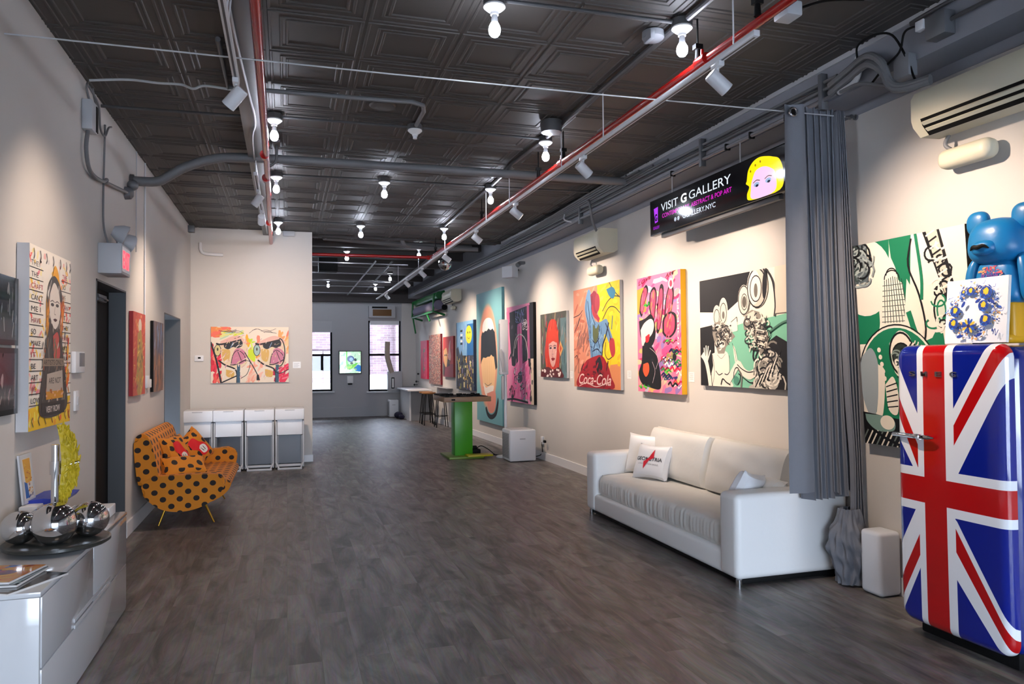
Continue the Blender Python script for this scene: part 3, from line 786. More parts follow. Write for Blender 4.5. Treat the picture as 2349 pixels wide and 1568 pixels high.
# near end: insulated loops, cables, box
k = B(); k.tube([(3.655, 4.18, 3.43), (3.64, 4.02, 3.44), (3.64, 3.97, 3.52), (3.65, 4.0, 3.60)], .019); tag(put('white_elbow_pipe', k, 'wire'), 'white elbow pipe where the beam conduits end near the curtain', 'pipe')
for d, lab in ((0, 'upper gray insulated hose looping to the large air conditioner'), (.055, 'lower gray insulated hose looping to the large air conditioner')):
    pipe([(3.64, 4.25, 3.50-d), (3.62, 4.05, 3.53-d), (3.60, 3.86, 3.55-d), (3.60, 3.74, 3.46-d), (3.62, 3.70, 3.33-d*.6), (3.64, 3.62, 3.27-d*.3), (3.68, 3.45, 3.262-d*.3)], .024, 'pipe_gray', 'insulated_hose', lab, 'hose', True)
pipe([(3.64, 4.15, 3.42), (3.61, 3.95, 3.40), (3.61, 3.8, 3.34), (3.63, 3.7, 3.30)], .012, 'pipe_gray', 'hose', 'thin gray hose below the insulated hoses', 'hose', True)
pipe([(3.64, 3.99, 3.58), (3.61, 3.95, 3.655), (3.60, 3.80, 3.66), (3.61, 3.66, 3.60), (3.64, 3.58, 3.42), (3.66, 3.55, 3.30), (3.67, 3.52, 3.25)], .007, 'black', 'power_cable', 'black cable arching over the hoses near the large air conditioner', 'cable', True)
pipe([(3.62, 3.86, 3.36), (3.61, 3.74, 3.42), (3.62, 3.62, 3.48), (3.62, 3.58, 3.58), (3.62, 3.52, 3.59), (3.62, 3.47, 3.575)], .007, 'black', 'power_cable', 'black cable with a plug going up to the wall box', 'cable', True)
k = B(); k.box(3.61, 3.70, 3.28, 3.42, 3.46, 3.60, .008); t = tag(put('outlet_box', k, 'gray_metal'), 'gray metal outlet box with a white plug on the beam', 'outlet box')
k = B(); k.box(3.60, 3.64, 3.42, 3.48, 3.54, 3.60, .005); put('plug', k, 'white_satin', t)
k = B(); k.box(3.63, 3.70, 3.56, 3.68, 3.32, 3.46, .006); tag(put('junction_box', k, 'gray_plastic'), 'gray junction box behind the hoses', 'junction box')
pipe([(3.66, 3.28, 3.54), (3.66, 1.0, 3.54)], .013, 'conduit', 'conduit', 'dark conduit leaving the outlet box towards the right edge')
pipe([(3.66, 3.5, 3.62), (3.655, 3.35, 3.645), (3.66, 1.0, 3.65)], .012, 'conduit', 'conduit', 'dark conduit at the top of the beam near the corner', smooth=True)
# ------------------------------------------------------------ white sofa
sf = thing('white_sofa', 'large white leather sofa against the right wall, half behind the curtain', 'sofa', (3.46, 5.87, 0))
k = B(); k.box(3.04, 3.92, 4.52, 7.16, .015, .05, .004); put('plinth', k, 'black', sf)
for x in (3.03, 3.88):
    for y in (4.53, 7.15):
        k = B(); k.cyl((x, y, 0), (x, y, .05), .022); put('foot', k, 'chrome', sf)
k = B(); k.box(3.0, 3.93, 4.5, 7.19, .05, .225, .035, 4); put('base', k, 'sofa_white', sf)
def arm(y0, y1):
    k = B(); k.box(2.99, 3.94, y0, y1, .05, .645, .045, 5); return put('armrest', k, 'sofa_white', sf)
arm(4.49, 4.72); arm(6.98, 7.20)
k = B(); k.box(3.76, 3.94, 4.6, 7.1, .2, .70, .05, 4); put('backrest', k, 'sofa_white', sf)
def seat_fn(u, v):
    # wrapped front and top of the long seat cushion
    y = 4.725 + u*2.25
    p = [(3.05, .215), (3.025, .25), (3.02, .31), (3.025, .37), (3.05, .405), (3.10, .425), (3.25, .437), (3.5, .435), (3.74, .42), (3.76, .38)]
    t = v*(len(p)-1); i = min(int(t), len(p)-2); f = t-i
    x = p[i][0]*(1-f) + p[i+1][0]*f; z = p[i][1]*(1-f) + p[i+1][1]*f
    fr = max(0, 1-abs(v-.24)/.26)
    x += .0055*fr*sin(y*60 + 3*sin(y*13))*(.35 + .65*math.exp(-((y-5.9)/.55)**2)) + .002*sin(y*130)*fr
    z += (1-fr)*.004*sin(x*26 + y*9)*sin(y*17)
    e = min(u, 1-u)
    if e < .03: x += (.03-e)*.8 if v < .5 else 0; z -= (.03-e)*.9 if v > .5 else 0
    return (x, y, z)
k = B(); k.grid(220, 26, seat_fn); put('seat_cushion', k, 'sofa_seat', sf)
def rotm(rx=0, ry=0, rz=0): return Euler((rx, ry, rz)).to_matrix()
# cushion faces local Z; turn so that Z looks to -X (into the room), Y up
def face_room(tilt=0, turn=0, roll=0):
    m = Matrix(((0, 0, -1), (-1, 0, 0), (0, 1, 0)))      # columns: u=-Y, v=Z, n=-X
    return Matrix.Rotation(turn, 3, 'Z') @ Matrix.Rotation(-tilt, 3, 'Y') @ m @ Matrix.Rotation(roll, 3, 'Z')
k = B(); k.cushion((3.655, 6.37, .655), face_room(-.22), 1.16, .50, .30, .03, 22, .02, .3); put('back_cushion', k, 'sofa_seat', sf)
k = B(); k.cushion((3.665, 5.27, .65), face_room(-.24), 1.12, .50, .30, .03, 22, .03, .3); put('back_cushion', k, 'sofa_seat', sf)
def pillow(label, c, Rm, w, h, t, m='sofa_white', wr=.02, pinch=.12):
    k = B(); k.cushion(c, Rm, w, h, t, pinch, 16, wr); return tag(put('pillow', k, m), label, 'pillow')
pillow('plain white pillow leaning in the far corner of the white sofa', (3.50, 6.80, .635), face_room(-.3, .55), .48, .42, .16)
pw = pillow('plain ivory pillow lying low at the near end of the white sofa', (3.50, 4.93, .535), face_room(-.75, -.35), .50, .40, .16, 'sofa_seat')
RmG = face_room(-.42, .42)
cG = Vector((3.40, 6.48, .60))
pg = pillow('white pillow with a red bolt and black lettering on the white sofa', tuple(cG), RmG, .42, .36, .15, 'white_satin')
def wrap_on_pillow(a, w, h, t, pinch, c, Rm, pw_, ph_, lift=.003, e=.45, wr=.02):
    """bend the flat art so that it lies on the cushion front"""
    for i in range(1, 24):
        for ax in (0, 1):
            lim = (w if ax == 0 else h)*i/24
            no = (1, 0, 0) if ax == 0 else (0, 1, 0); co_ = (lim, 0, 0) if ax == 0 else (0, lim, 0)
            bmesh.ops.bisect_plane(a.b, geom=a.b.verts[:]+a.b.edges[:]+a.b.faces[:], plane_co=co_, plane_no=no)
    for v in a.b.verts:
        u_, v_ = (v.co.x - w/2)/(pw_/2), (v.co.y - h/2)/(ph_/2)
        pu = 1 - pinch*(1-v_*v_)*abs(u_)**2; pv = 1 - pinch*(1-u_*u_)*abs(v_)**2
        z = t/2*(max(0, (1-u_**4)*(1-v_**4)))**e
        z += wr*t*sin(7*u_ + 3*v_ + c.x*9)*sin(5*v_ - 4*u_ + c.y*5)*(1-u_*u_)*(1-v_*v_)
        v.co = Rm @ Vector((u_*pw_/2*pu, v_*ph_/2*pv, z + lift + v.co.z)) + c
a = Art(.32, .24, None)
a.text('GEOMETRIA', .0, .55, .15, '#15151a', .012, 1.0); a.text('CONSTRUCTION GROUP', .12, .72, .06, '#8a8a90', 0, .76)
a.poly([(.64, .05), (.68, .42), (.50, .55), (.36, .92), (.32, .60), (.50, .40)], '#c8102a')
wrap_on_pillow(a, .32, .24, .15, .12, cG, RmG, .42, .36)
for v in a.b.verts: v.co -= ORG[pg.name]
a.link('printed_lettering', pg)
cN = Vector((3.30, 4.84, .60)); RmN = face_room(-.45, -1.15, .25)
pn = pillow('small white pillow with a red print leaning on the near sofa arm', tuple(cN), RmN, .36, .32, .14, 'white_satin')
a = Art(.2, .2, None); a.poly([(.55, 0), (.62, .42), (.45, .55), (.35, 1), (.28, .6), (.45, .4)], '#c8202a')
wrap_on_pillow(a, .2, .2, .14, .12, cN, RmN, .36, .32)
for v in a.b.verts: v.co -= ORG[pn.name]
a.link('printed_bolt', pn)

# ------------------------------------------------------------ curtain
cu_ = thing('gray_curtain', 'gray floor length curtain gathered at the right end of the wire', 'curtain', (3.6, 4.36, 0))
def panel(u, v):
    z = 3.375 - v*(3.375-.66)
    x0, x1 = 3.325 + .0*v, 3.475 + .055*v
    return (x0 + (x1-x0)*u, 4.335 + .018*sin(u*5 + 2*v) + .012*sin(u*3.1)*v, z)
k = B(); k.grid(14, 60, panel); put('flat_panel', k, 'gray_fabric', cu_)
def folds(u, v):
    z = 3.385 - v*(3.385-.60) + .05*v*abs(sin(u*9))*(u > .5)
    x0, x1 = 3.47 + .02*v, 3.845 - .0*v + .06*v*v
    n = 7.5
    amp = (.028 + .03*v*(.6+.4*sin(u*11)))
    ph = u*2*PI*n + 1.1*sin(v*2.4 + u*7)
    x = x0 + (x1-x0)*(u + .035*sin(ph*2)*(1-v*.4) + .012*sin(v*5 + u*20))
    return (x, 4.40 + amp*sin(ph) - .02*v*u, z)
k = B(); k.grid(200, 60, folds); put('gathered_folds', k, 'gray_fabric', cu_)
def tail(u, v):
    z = 3.36 - v*3.20
    nar = math.exp(-((v-.78)/.14)**2)
    x0, x1 = 3.76 + .05*v, 3.815 + .115*min(1, v*1.3)
    cx = (x0+x1)/2; w = (x1-x0)*(1-.45*nar) + .05*max(0, v-.85)
    ph = u*2*PI*4 + v*3
    return (cx + w*(u-.5) + .006*sin(ph*2), 4.345 + .028*sin(ph) - .03*v, z)
k = B(); k.grid(90, 60, tail); put('long_tail', k, 'gray_fabric', cu_)
def bunch(u, v):
    a_ = u*2*PI; z = .015 + .52*v
    r = (.10 + .055*sin(PI*min(1, v*1.25)) - .10*max(0, v-.72)) * (1 + .10*sin(a_*4 + v*5) + .07*sin(a_*11 - v*8) + .05*sin(a_*17 + v*13) + .05*sin(v*26 + a_*3))
    return (3.80 + r*.95*cos(a_) + .03*(1-v)*sin(v*6), 4.325 + r*.85*sin(a_), z)
k = B(); k.grid(120, 44, bunch); put('bunched_hem', k, 'gray_fabric', cu_)
k = B()
ringM = Matrix.Rotation(PI/2, 3, 'X')
k.tube([(3.385 + .028*cos(t_*PI/8), 4.322, 3.315 + .028*sin(t_*PI/8)) for t_ in range(17)], .009, 8, False)
put('grommet', k, 'chrome', cu_)
k = B(); k.cyl((3.385, 4.333, 3.315), (3.385, 4.325, 3.315), .026); put('grommet_hole', k, 'black', cu_)
k = B(); k.tube([(3.86, 4.36, 3.335), (3.945, 4.35, 3.335)], .007); k.cyl((3.935, 4.35, 3.335), (3.95, 4.35, 3.335), .02); k.cyl((3.90, 4.34, 3.335), (3.91, 4.37, 3.335), .014)
tag(put('wire_tensioner', k, 'steel'), 'small metal wire tensioner on the wall right of the curtain top', 'hook')

# ------------------------------------------------------------ fridge
FY0, FY1, FZ0, FZ1 = 2.82, 3.525, .08, 1.665
fr = thing('retro_fridge', 'rounded retro fridge painted with a red, white and blue flag', 'fridge', (3.7, 3.145, 0))
k = B(); k.box(3.50, 3.94, FY0, FY1, FZ0, FZ1-.012, .07, 6); put('cabinet_body', k, 'navy', fr)
k = B(); k.box(3.55, 3.92, FY0+.05, FY1-.05, .0, .12, .01); put('plinth', k, 'black', fr)
k = B(); k.box(3.490, 3.503, FY0+.02, FY1-.02, FZ0+.02, FZ1-.03, .005); put('door_seal', k, 'gray_light', fr)
W_, H_ = FY1-FY0, FZ1-FZ0
BL_, RD_, WH_ = '#0c1e86', '#b40d12', '#e9ecf2'
a = Art(W_, H_, BL_, 0, 0)
def fl(pts, c): a.poly(pts, c); 
import itertools as _it
fills = [([(.87, 0), (1, 0), (1, .113), (.6, .445), (.57, .44), (.57, .223)], WH_), ([(.93, 0), (1, 0), (1, .03), (.565, .352), (.565, .284)], RD_),
         ([(0, .035), (.24, .25), (.24, .445), (.183, .439), (0, .314)], WH_), ([(0, .156), (.24, .36), (.24, .445), (0, .222)], RD_),
         ([(.24, .585), (.2, .59), (0, .756), (0, 1), (.01, 1), (.24, .79)], WH_), ([(.24, .67), (0, .876), (0, .953), (.24, .745)], RD_),
         ([(.556, .585), (.59, .60), (1, .905), (1, 1), (.94, 1), (.565, .79)], WH_), ([(.57, .62), (1, .94), (1, .985), (.57, .70)], RD_),
         ([(.235, 0), (.575, 0), (.575, 1), (.235, 1)], WH_), ([(0, .437), (1, .437), (1, .59), (0, .59)], WH_),
         ([(.295, 0), (.50, 0), (.50, 1), (.295, 1)], RD_), ([(0, .468), (1, .468), (1, .559), (0, .559)], RD_)]
# single skin: cut the sheet along every outline, then colour each piece
bm_ = a.b; bmesh.ops.delete(bm_, geom=bm_.verts[:], context='VERTS')
fq = bm_.faces.new([bm_.verts.new((x*W_, y*H_, 0)) for x, y in ((0, 0), (1, 0), (1, 1), (0, 1))])
def cut(px, py, nx_, ny_): bmesh.ops.bisect_plane(bm_, geom=bm_.verts[:]+bm_.edges[:]+bm_.faces[:], plane_co=(px, py, 0), plane_no=(nx_, ny_, 0), dist=1e-5)
for pts, c in fills:
    Q = [(x*W_, (1-y)*H_) for x, y in pts]
    for i in range(len(Q)):
        (x0, y0), (x1, y1) = Q[i-1], Q[i]
        if (x0 == x1 and x0 in (0, W_)) or (y0 == y1 and y0 in (0, H_)): continue
        cut(x0, y0, -(y1-y0), x1-x0)
RR = .075
eg = [0.0, .004, .009, .016, .025, .036, .05, .07]
for d in eg[1:]:
    cut(d, 0, 1, 0); cut(W_-d, 0, 1, 0); cut(0, d, 0, 1); cut(0, H_-d, 0, 1)
for i in range(1, 9): cut(W_*i/9, 0, 1, 0)
for i in range(1, 20): cut(0, H_*i/20, 0, 1)
def inside(p, pts):
    r = False
    for i in range(len(pts)):
        (x0, y0), (x1, y1) = pts[i-1], pts[i]
        if (y0 > p[1]) != (y1 > p[1]) and p[0] < (x1-x0)*(p[1]-y0)/(y1-y0) + x0: r = not r
    return r
for f in bm_.faces:
    m_ = f.calc_center_median(); p = (m_.x/W_, 1-m_.y/H_); c = BL_
    for pts, cc in fills:
        if inside(p, pts): c = cc
    for l in f.loops: l[a.lay] = lin(c)
ED = .05
for v in bm_.verts:
    x, y = v.co.x, v.co.y
    dx, dy = min(x, W_-x), min(y, H_-y)
    # pull the corners round
    if dx < RR and dy < RR:
        ax_, ay_ = RR-dx, RR-dy; m_ = max(ax_, ay_); r = math.hypot(ax_, ay_)
        if r > 0: kf = m_/r; ax_, ay_ = ax_*kf, ay_*kf
        nx2, ny2 = RR-ax_, RR-ay_
        x = nx2 if x < W_/2 else W_-nx2; y = ny2 if y < H_/2 else H_-ny2
        d = RR - m_
    else: d = min(dx, dy)
    z = .058 + .010*(1-(2*x/W_-1)**2) + .006*(1-(2*y/H_-1)**2)
    if d < ED: z -= .05*(1-math.sqrt(max(0, 1-(1-d/ED)**2)))
    v.co = (x, y, z)
# side skirt of the door
be = [e for e in bm_.edges if e.is_boundary]
ex = bmesh.ops.extrude_edge_only(bm_, edges=be)
for v in [g for g in ex['geom'] if isinstance(g, bmesh.types.BMVert)]: v.co.z = 0.002
for f in [g for g in ex['geom'] if isinstance(g, bmesh.types.BMFace)]:
    o_ = [lf for e in f.edges for lf in e.link_faces if lf is not f and lf.calc_center_median().z > .006]
    c = tuple(o_[0].loops[0][a.lay]) if o_ else lin(BL_)
    for l in f.loops: l[a.lay] = c
bmesh.ops.recalc_face_normals(bm_, faces=bm_.faces)
mfr = frame_matrix((3.503, FY1, FZ0), (0, -1, 0), (0, 0, 1)); mfr.translation -= ORG[fr.name]
door = a.link('door', fr, 'enamel', mfr)
for p in door.data.polygons: p.use_smooth = True
ORG[door.name] = Vector((0, 0, 0))
# handle and letters live in the door's own coordinates
k = B(); k.cyl((-.02, H_*.671, .062), (.21, H_*.675, .098), .011, .016); k.cyl((.235, H_*.675, .07), (.235, H_*.675, .10), .012); k.box(.16, .265, H_*.675-.012, H_*.675+.012, .088, .108, .006); k.cyl((.265, H_*.675, .098), (.30, H_*.675, .098), .012, .003)
put('door_handle', k, 'chrome', door)
a2 = Art(W_, H_, None, 0, 0)
for ch, x in zip('SMEG', (.17, .285, .42, .555)): a2.text(ch, x, .111, .0175, '#9aa0aa', .012, .055)
bmesh.ops.translate(a2.b, verts=a2.b.verts, vec=(0, 0, .0695))
r = bmesh.ops.extrude_face_region(a2.b, geom=a2.b.faces[:]); bmesh.ops.translate(a2.b, verts=[g for g in r['geom'] if isinstance(g, bmesh.types.BMVert)], vec=(0, 0, .008))
a2.link('raised_letters', door, 'steel')

# ------------------------------------------------------------ blue bear figure on the fridge
be_ = thing('bear_figure', 'tall blue bear figure with yellow legs standing on the fridge', 'figurine', (3.68, 3.045, FZ1))
BZ = 1.655; BY = 3.045; BX = 3.70
M['bear_blue'] = mat('brushed_blue_paint', '#1673ae', .35, bump=.1, nscale=30, var=.22)
M['bear_yellow'] = mat('brushed_yellow_paint', '#d9a21c', .4, var=.3)
def sq(v, p): return math.copysign(abs(v)**p, v)
def sell(k, c, rx, ry, rz, e1=.8, e2=.8, n=36, m=24, fn=None):
    def f(u, v):
        th = -PI/2 + PI*v; ph = 2*PI*u
        x = rx*sq(cos(th), e1)*sq(cos(ph), e2); y = ry*sq(cos(th), e1)*sq(sin(ph), e2); z = rz*sq(sin(th), e1)
        if fn: x, y, z = fn(x, y, z)
        return (c[0]+x, c[1]+y, c[2]+z)
    k.grid(n, m, f); bmesh.ops.remove_doubles(k.b, verts=k.b.verts, dist=1e-5)
k = B(); sell(k, (BX, BY, BZ+.345), .075, .125, .125, .45, .6, fn=lambda x, y, z: (x*(1-.9*z), y*(1-1.6*z), z)); put('torso', k, 'bear_blue', be_)
k = B(); sell(k, (BX, BY, BZ+.565), .125, .15, .125, .72, .8, fn=lambda x, y, z: (x*(1-.6*z), y*(1-.7*z), z)); sell(k, (BX-.105, BY, BZ+.525), .05, .07, .042, .8, .9); put('head', k, 'bear_blue', be_)
for s in (-1, 1):
    k = B(); sell(k, (BX+.01, BY+s*.135, BZ+.685), .036, .068, .068, .8, .9); put('ear', k, 'bear_blue', be_)
    k = B(); sell(k, (BX-.005, BY+s*.148, BZ+.36), .048, .036, .13, .75, .9, fn=lambda x, y, z, s=s: (x, y + s*(-.9*z*z + .012) - s*.10*z, z)); put('arm', k, 'bear_blue', be_)
    k = B(); k.box(BX-.05, BX+.05, BY+s*.058-.05, BY+s*.058+.05, BZ+.012, BZ+.235, .022, 3); k.box(BX-.08, BX+.05, BY+s*.058-.052, BY+s*.058+.052, BZ+.012, BZ+.06, .02, 3); put('leg', k, 'bear_yellow', be_)
    k = B(); k.cyl((BX-.01, BY+s*.165, BZ+.235), (BX-.01, BY+s*.165, BZ+.25), .02); put('hand', k, 'bear_yellow', be_)
k = B(); k.tube([(BX-.146, BY+.055, BZ+.517), (BX-.157, BY+.03, BZ+.532), (BX-.162, BY, BZ+.526), (BX-.157, BY-.03, BZ+.532), (BX-.146, BY-.055, BZ+.517)], .008, 8, True, lambda t: .4 + 1.1*sin(PI*t)); put('painted_mustache', k, 'black', be_)
a = Art(.17, .11, None); random.seed(4)
a.daub(26, (.1, .15, .9, .85), ['#c23a4a', '#7a2f6a', '#d98a5a', '#b02a50'], .2, .09, 0, .5)
a.text('ART', .30, .40, .26, '#b0284a', .02, .4); a.text('POWER', .18, .75, .26, '#6a2a8a', .02, .62)
a.link('painted_scribble', be_, 'art', Matrix.Translation(-ORG[be_.name]) @ frame_matrix((BX-.0795, BY+.085, BZ+.335), (0, -1, 0), (.12, 0, 1)))

# ------------------------------------------------------------ floor speaker by the fridge
k = B(); k.box(3.755, 3.935, 4.0, 4.185, .004, .43, .03, 4)
sp_ = tag(put('floor_speaker', k, 'speaker'), 'small white rounded box standing between the curtain and the fridge', 'speaker')

# ------------------------------------------------------------ wall air conditioners
def split_ac(label, y0, y1, z0, z1, xw, d=.24):
    """y0 near end, y1 far end"""
    t = thing('air_conditioner', label, 'air conditioner', (xw-d/2, (y0+y1)/2, z0), 'wall air conditioners')
    x = xw-d
    pr = [(xw, z0+.03), (xw-.05, z0), (x+.07, z0-.005), (x+.015, z0+.05), (x, z0+.09), (x, z1-.05), (x+.03, z1-.005), (x+.06, z1), (xw, z1)]
    k = B(); k.prism(pr, 'y', y0, y1)
    es = [e for e in k.b.edges if abs(e.verts[0].co.y-e.verts[1].co.y) < 1e-6 and False]
    put('casing', k, 'cream', t, True)
    k = B(); k.prism([(x-.002, z0+.085), (x+.015, z0+.045), (x+.066, z0-.010), (x+.075, z0+.0), (x+.02, z0+.09)], 'y', y0+.10, y1-.07); put('outlet_slot', k, 'black', t, False)
    for dz in (0, .03):
        k = B(); k.prism([(x+.0+dz, z0+.066-dz*1.1), (x-.006+dz, z0+.058-dz*1.1), (x+.014+dz, z0+.044-dz*1.1), (x+.02+dz, z0+.05-dz*1.1)], 'y', y0+.11, y1-.08); put('louvre', k, 'cream', t, False)
    k = B(); k.box(x-.003, x+.001, y0+.02, y0+.14, z0+.11, z1-.05, .001); put('side_panel', k, 'cream', t)
    return t
split_ac('large cream wall air conditioner at the top right, cut by the frame', 2.45, 3.60, 2.955, 3.225, 3.95, .27)
split_ac('cream wall air conditioner on the wall left of the screen sign', 8.40, 9.22, 2.93, 3.23, 3.95, .26)
t = split_ac('cream air conditioner farthest back, beside the green rack', 16.3, 17.35, 2.94, 3.22, XR(16.8), .24)
def pump(label, c, l, m='cream', w=.10, h=.10):
    k = B(); k.box(c[0]-w/2, c[0]+w/2, c[1]-l/2, c[1]+l/2, c[2]-h/2, c[2]+h/2, h*.42, 5); t = tag(put('drain_pump', k, m), label, 'pump')
    k = B(); k.tube([(c[0]+.02, c[1]+l*.3, c[2]+h*.4), (c[0]+.0, c[1]+l*.42, c[2]+h*.8), (c[0]+.02, c[1]+l*.4, c[2]+h*1.3)], .012); put('hose', k, 'gray_plastic', t); return t
pump('rounded cream drain pump hanging under the large air conditioner', (3.87, 3.38, 2.80), .36, 'cream', .12, .12)
pump('rounded cream drain pump under the air conditioner left of the sign', (3.87, 8.93, 2.765), .34, 'cream', .12, .12)
pump('small cream drain pump under the farthest air conditioner', (3.72, 16.9, 2.83), .22, 'cream', .1, .09)

# ------------------------------------------------------------ screen sign
sg = thing('screen_sign', 'long black lit screen sign hanging above the gallery wall', 'sign', (3.63, 5.85, 2.85))
SY0, SY1, SZ0, SZ1 = 4.70, 6.885, 2.865, 3.228
k = B(); k.box(3.61, 3.67, SY0, SY1, SZ0, SZ1, .004); put('housing', k, 'black_gloss', sg)
k = B(); k.box(3.655, 3.70, SY0+.15, SY1-.15, SZ0-.035, SZ0+.1, .004); put('rear_bracket', k, 'gray_metal', sg)
for y in (5.35, 6.5):
    k = B(); k.cyl((3.655, y, SZ1), (3.655, y, 3.45), .006); put('hanging_rod', k, 'wire', sg)
a = Art(SY1-SY0-.02, SZ1-SZ0-.02, '#040406')
a.text('VISIT', .105, .40, .235, '#e8f2ff', 0, .155)
a.text('G', .285, .385, .24, '#ffffff', .035, .05)
a.text('GALLERY', .355, .375, .235, '#e8f2ff', 0, .315)
a.text('CONTEMPORARY, ABSTRACT & POP ART', .115, .60, .125, '#d411c0', .01, .56)
a.text('GGALLERY.NYC', .30, .83, .135, '#dfeaff', .005, .26)
for q_ in (.235, .262): a.ring(q_, .775, .0085, .05, .018, '#dfeaff', 10); a.rect(q_-.004, .75, q_+.004, .80, '#dfeaff')
a.poly([(.035, .24), (.075, .22), (.072, .66), (.045, .68)], '#b43cff'); a.ring(.0565, .52, .010, .085, .05, '#14051e', 12, 40, 330); a.rect(.057, .52, .068, .56, '#14051e')
a.text('GGALLERY', .028, .86, .085, '#a812d8', .012, .06)
# generic yellow hair and pale face stand-in at the right end
a.poly([(.775, .50), (.785, .26), (.815, .10), (.855, .05), (.90, .10), (.93, .16), (.97, .28), (.99, .6), (.97, .97), (.80, .985), (.775, .84), (.79, .66), (.77, .56)], '#ffe800', True)
a.poly([(.805, .56), (.83, .34), (.875, .30), (.92, .40), (.945, .56), (.94, .96), (.81, .97), (.80, .72)], '#f3c9ee', True)
for x in (.835, .905): a.ell(x, .66, .017, .055, '#9fb6d8'); a.ell(x+.003, .69, .009, .03, '#182038'); a.line([(x-.02, .60), (x, .56), (x+.02, .59)], .02, '#5a4030')
for x, y in ((.80, .3), (.83, .2), (.86, .16)): a.ell(x, y, .004, .03, '#8a6a00', .4)
a.link('lit_screen', sg, 'art_lit', Matrix.Translation(-ORG[sg.name]) @ frame_matrix((3.61, SY1-.01, SZ0+.01), (0, -1, 0), (0, 0, 1)))

# ------------------------------------------------------------ wall speaker, switches, labels, sockets
t = thing('wall_speaker', 'small white wall speaker hanging just under the beam beyond the air conditioner', 'speaker', (3.74, 12.5, 3.1))
k = B(); k.box(3.62, 3.78, 12.1, 12.35, 3.02, 3.22, .015, 3, .5); put('cabinet', k, 'white_satin', t)
k = B(); k.tube([(3.75, 12.25, 3.13), (3.83, 12.35, 3.16), (3.90, 12.35, 3.18)], .014); put('bracket', k, 'gray_metal', t)
k = B(); k.cyl((3.72, 11.7, 3.21), (3.66, 11.66, 3.17), .035, .04); k.box(3.70, 3.80, 11.66, 11.76, 3.19, 3.24, .01); tag(put('security_camera', k, 'gray_metal'), 'small dark security camera under the beam beside the wall speaker', 'camera')
for y, z, lab in ((8.11, 1.41, 'small paper label between the two tall bright paintings'), (6.68, 1.41, 'small paper label between the pink painting and the camera head painting'), (10.0, 1.38, 'small paper label left of the yellow and salmon painting'), (11.35, 1.38, 'small paper label left of the red haired portrait')):
    k = B(); k.box(XR(y)-.003, XR(y), y-.055, y+.055, z-.05, z+.05); t = tag(put('wall_label', k, 'white_porc'), lab, 'label')
    k = B()
    for i in range(4): k.box(XR(y)-.0034, XR(y)-.003, y-.04, y+.04-.015*(i % 2), z+.03-.018*i, z+.036-.018*i)
    put('printed_lines', k, 'gray_light', t, False)
k = B(); k.box(.09, .21, 12.297, 12.3, 1.50, 1.60); t = tag(put('wall_label', k, 'white_porc'), 'small paper label right of the painting on the partition', 'label')
k = B()
for i in range(4): k.box(.105, .19-.02*(i % 2), 12.2966, 12.297, 1.57-.018*i, 1.576-.018*i)
put('printed_lines', k, 'gray_light', t, False)
k = B(); k.box(3.90, 3.935, 11.18, 11.26, .25, .37, .004); t = tag(put('wall_socket', k, 'white_satin'), 'white wall socket with a dark plug above the right baseboard', 'socket')
k = B(); k.box(3.87, 3.905, 11.0, 11.06, .29, .33, .008); put('plug', k, 'black', t)

# ------------------------------------------------------------ pedestal game table
t = thing('game_table', 'green pedestal table with a wooden tray top in mid room', 'table', (2.8, 12.05, 0))
k = B(); k.box(2.50, 3.08, 11.72, 12.45, 0, .035, .006); put('base_plate', k, 'olive_base', t)
k = B(); k.box(2.64, 2.94, 11.93, 12.20, .035, .93, .004); put('post', k, 'green', t)
k = B(); k.box(2.40, 3.18, 11.62, 12.5, .93, 1.01, .006); put('tray_top', k, 'oak', t)
k = B(); k.box(2.52, 2.58, 11.612, 11.622, .955, .98); put('slot', k, 'black', t)
k = B(); k.box(2.43, 3.14, 11.66, 12.46, 1.01, 1.016); put('dark_inlay', k, 'black', t)
random.seed(3)
k = B()
for i in range(34):
    x, y = random.uniform(2.48, 3.08), random.uniform(11.7, 12.42); k.box(x-.03, x+.03, y-.02, y+.02, 1.016, 1.016+random.uniform(.008, .03), .004)
tag(put('small_game_pieces', k, 'black'), 'scatter of small dark pieces lying on the wooden tray table', 'game pieces', kind='stuff')
k = B(); k.box(2.80, 3.22, 11.66, 11.90, .036, .062, .006); tag(put('yellow_board', k, 'yellow_board'), 'yellow board lying on the green table base', 'board')
k = B(); k.box(2.94, 3.10, 12.0, 12.2, .036, .12, .02); k.box(2.98, 3.04, 12.02, 12.1, .12, .17, .01); tag(put('power_adapter', k, 'black'), 'black power adapters beside the green table post', 'adapter')
for pts, lab in (([(3.02, 12.1, .1), (3.1, 12.0, .17), (3.2, 11.9, .12), (3.35, 11.85, .012), (3.6, 11.7, .012), (3.9, 11.3, .06), (3.9, 11.2, .28)], 'black cord looping from the table base to the wall socket'),
                 ([(3.0, 12.1, .05), (3.2, 12.05, .012), (3.35, 12.0, .012), (3.5, 11.62, .012)], 'black cord lying between table base and air purifier')):
    k = B(); k.tube(pts, .007); tag(put('black_cable', k, 'black'), lab, 'cord')

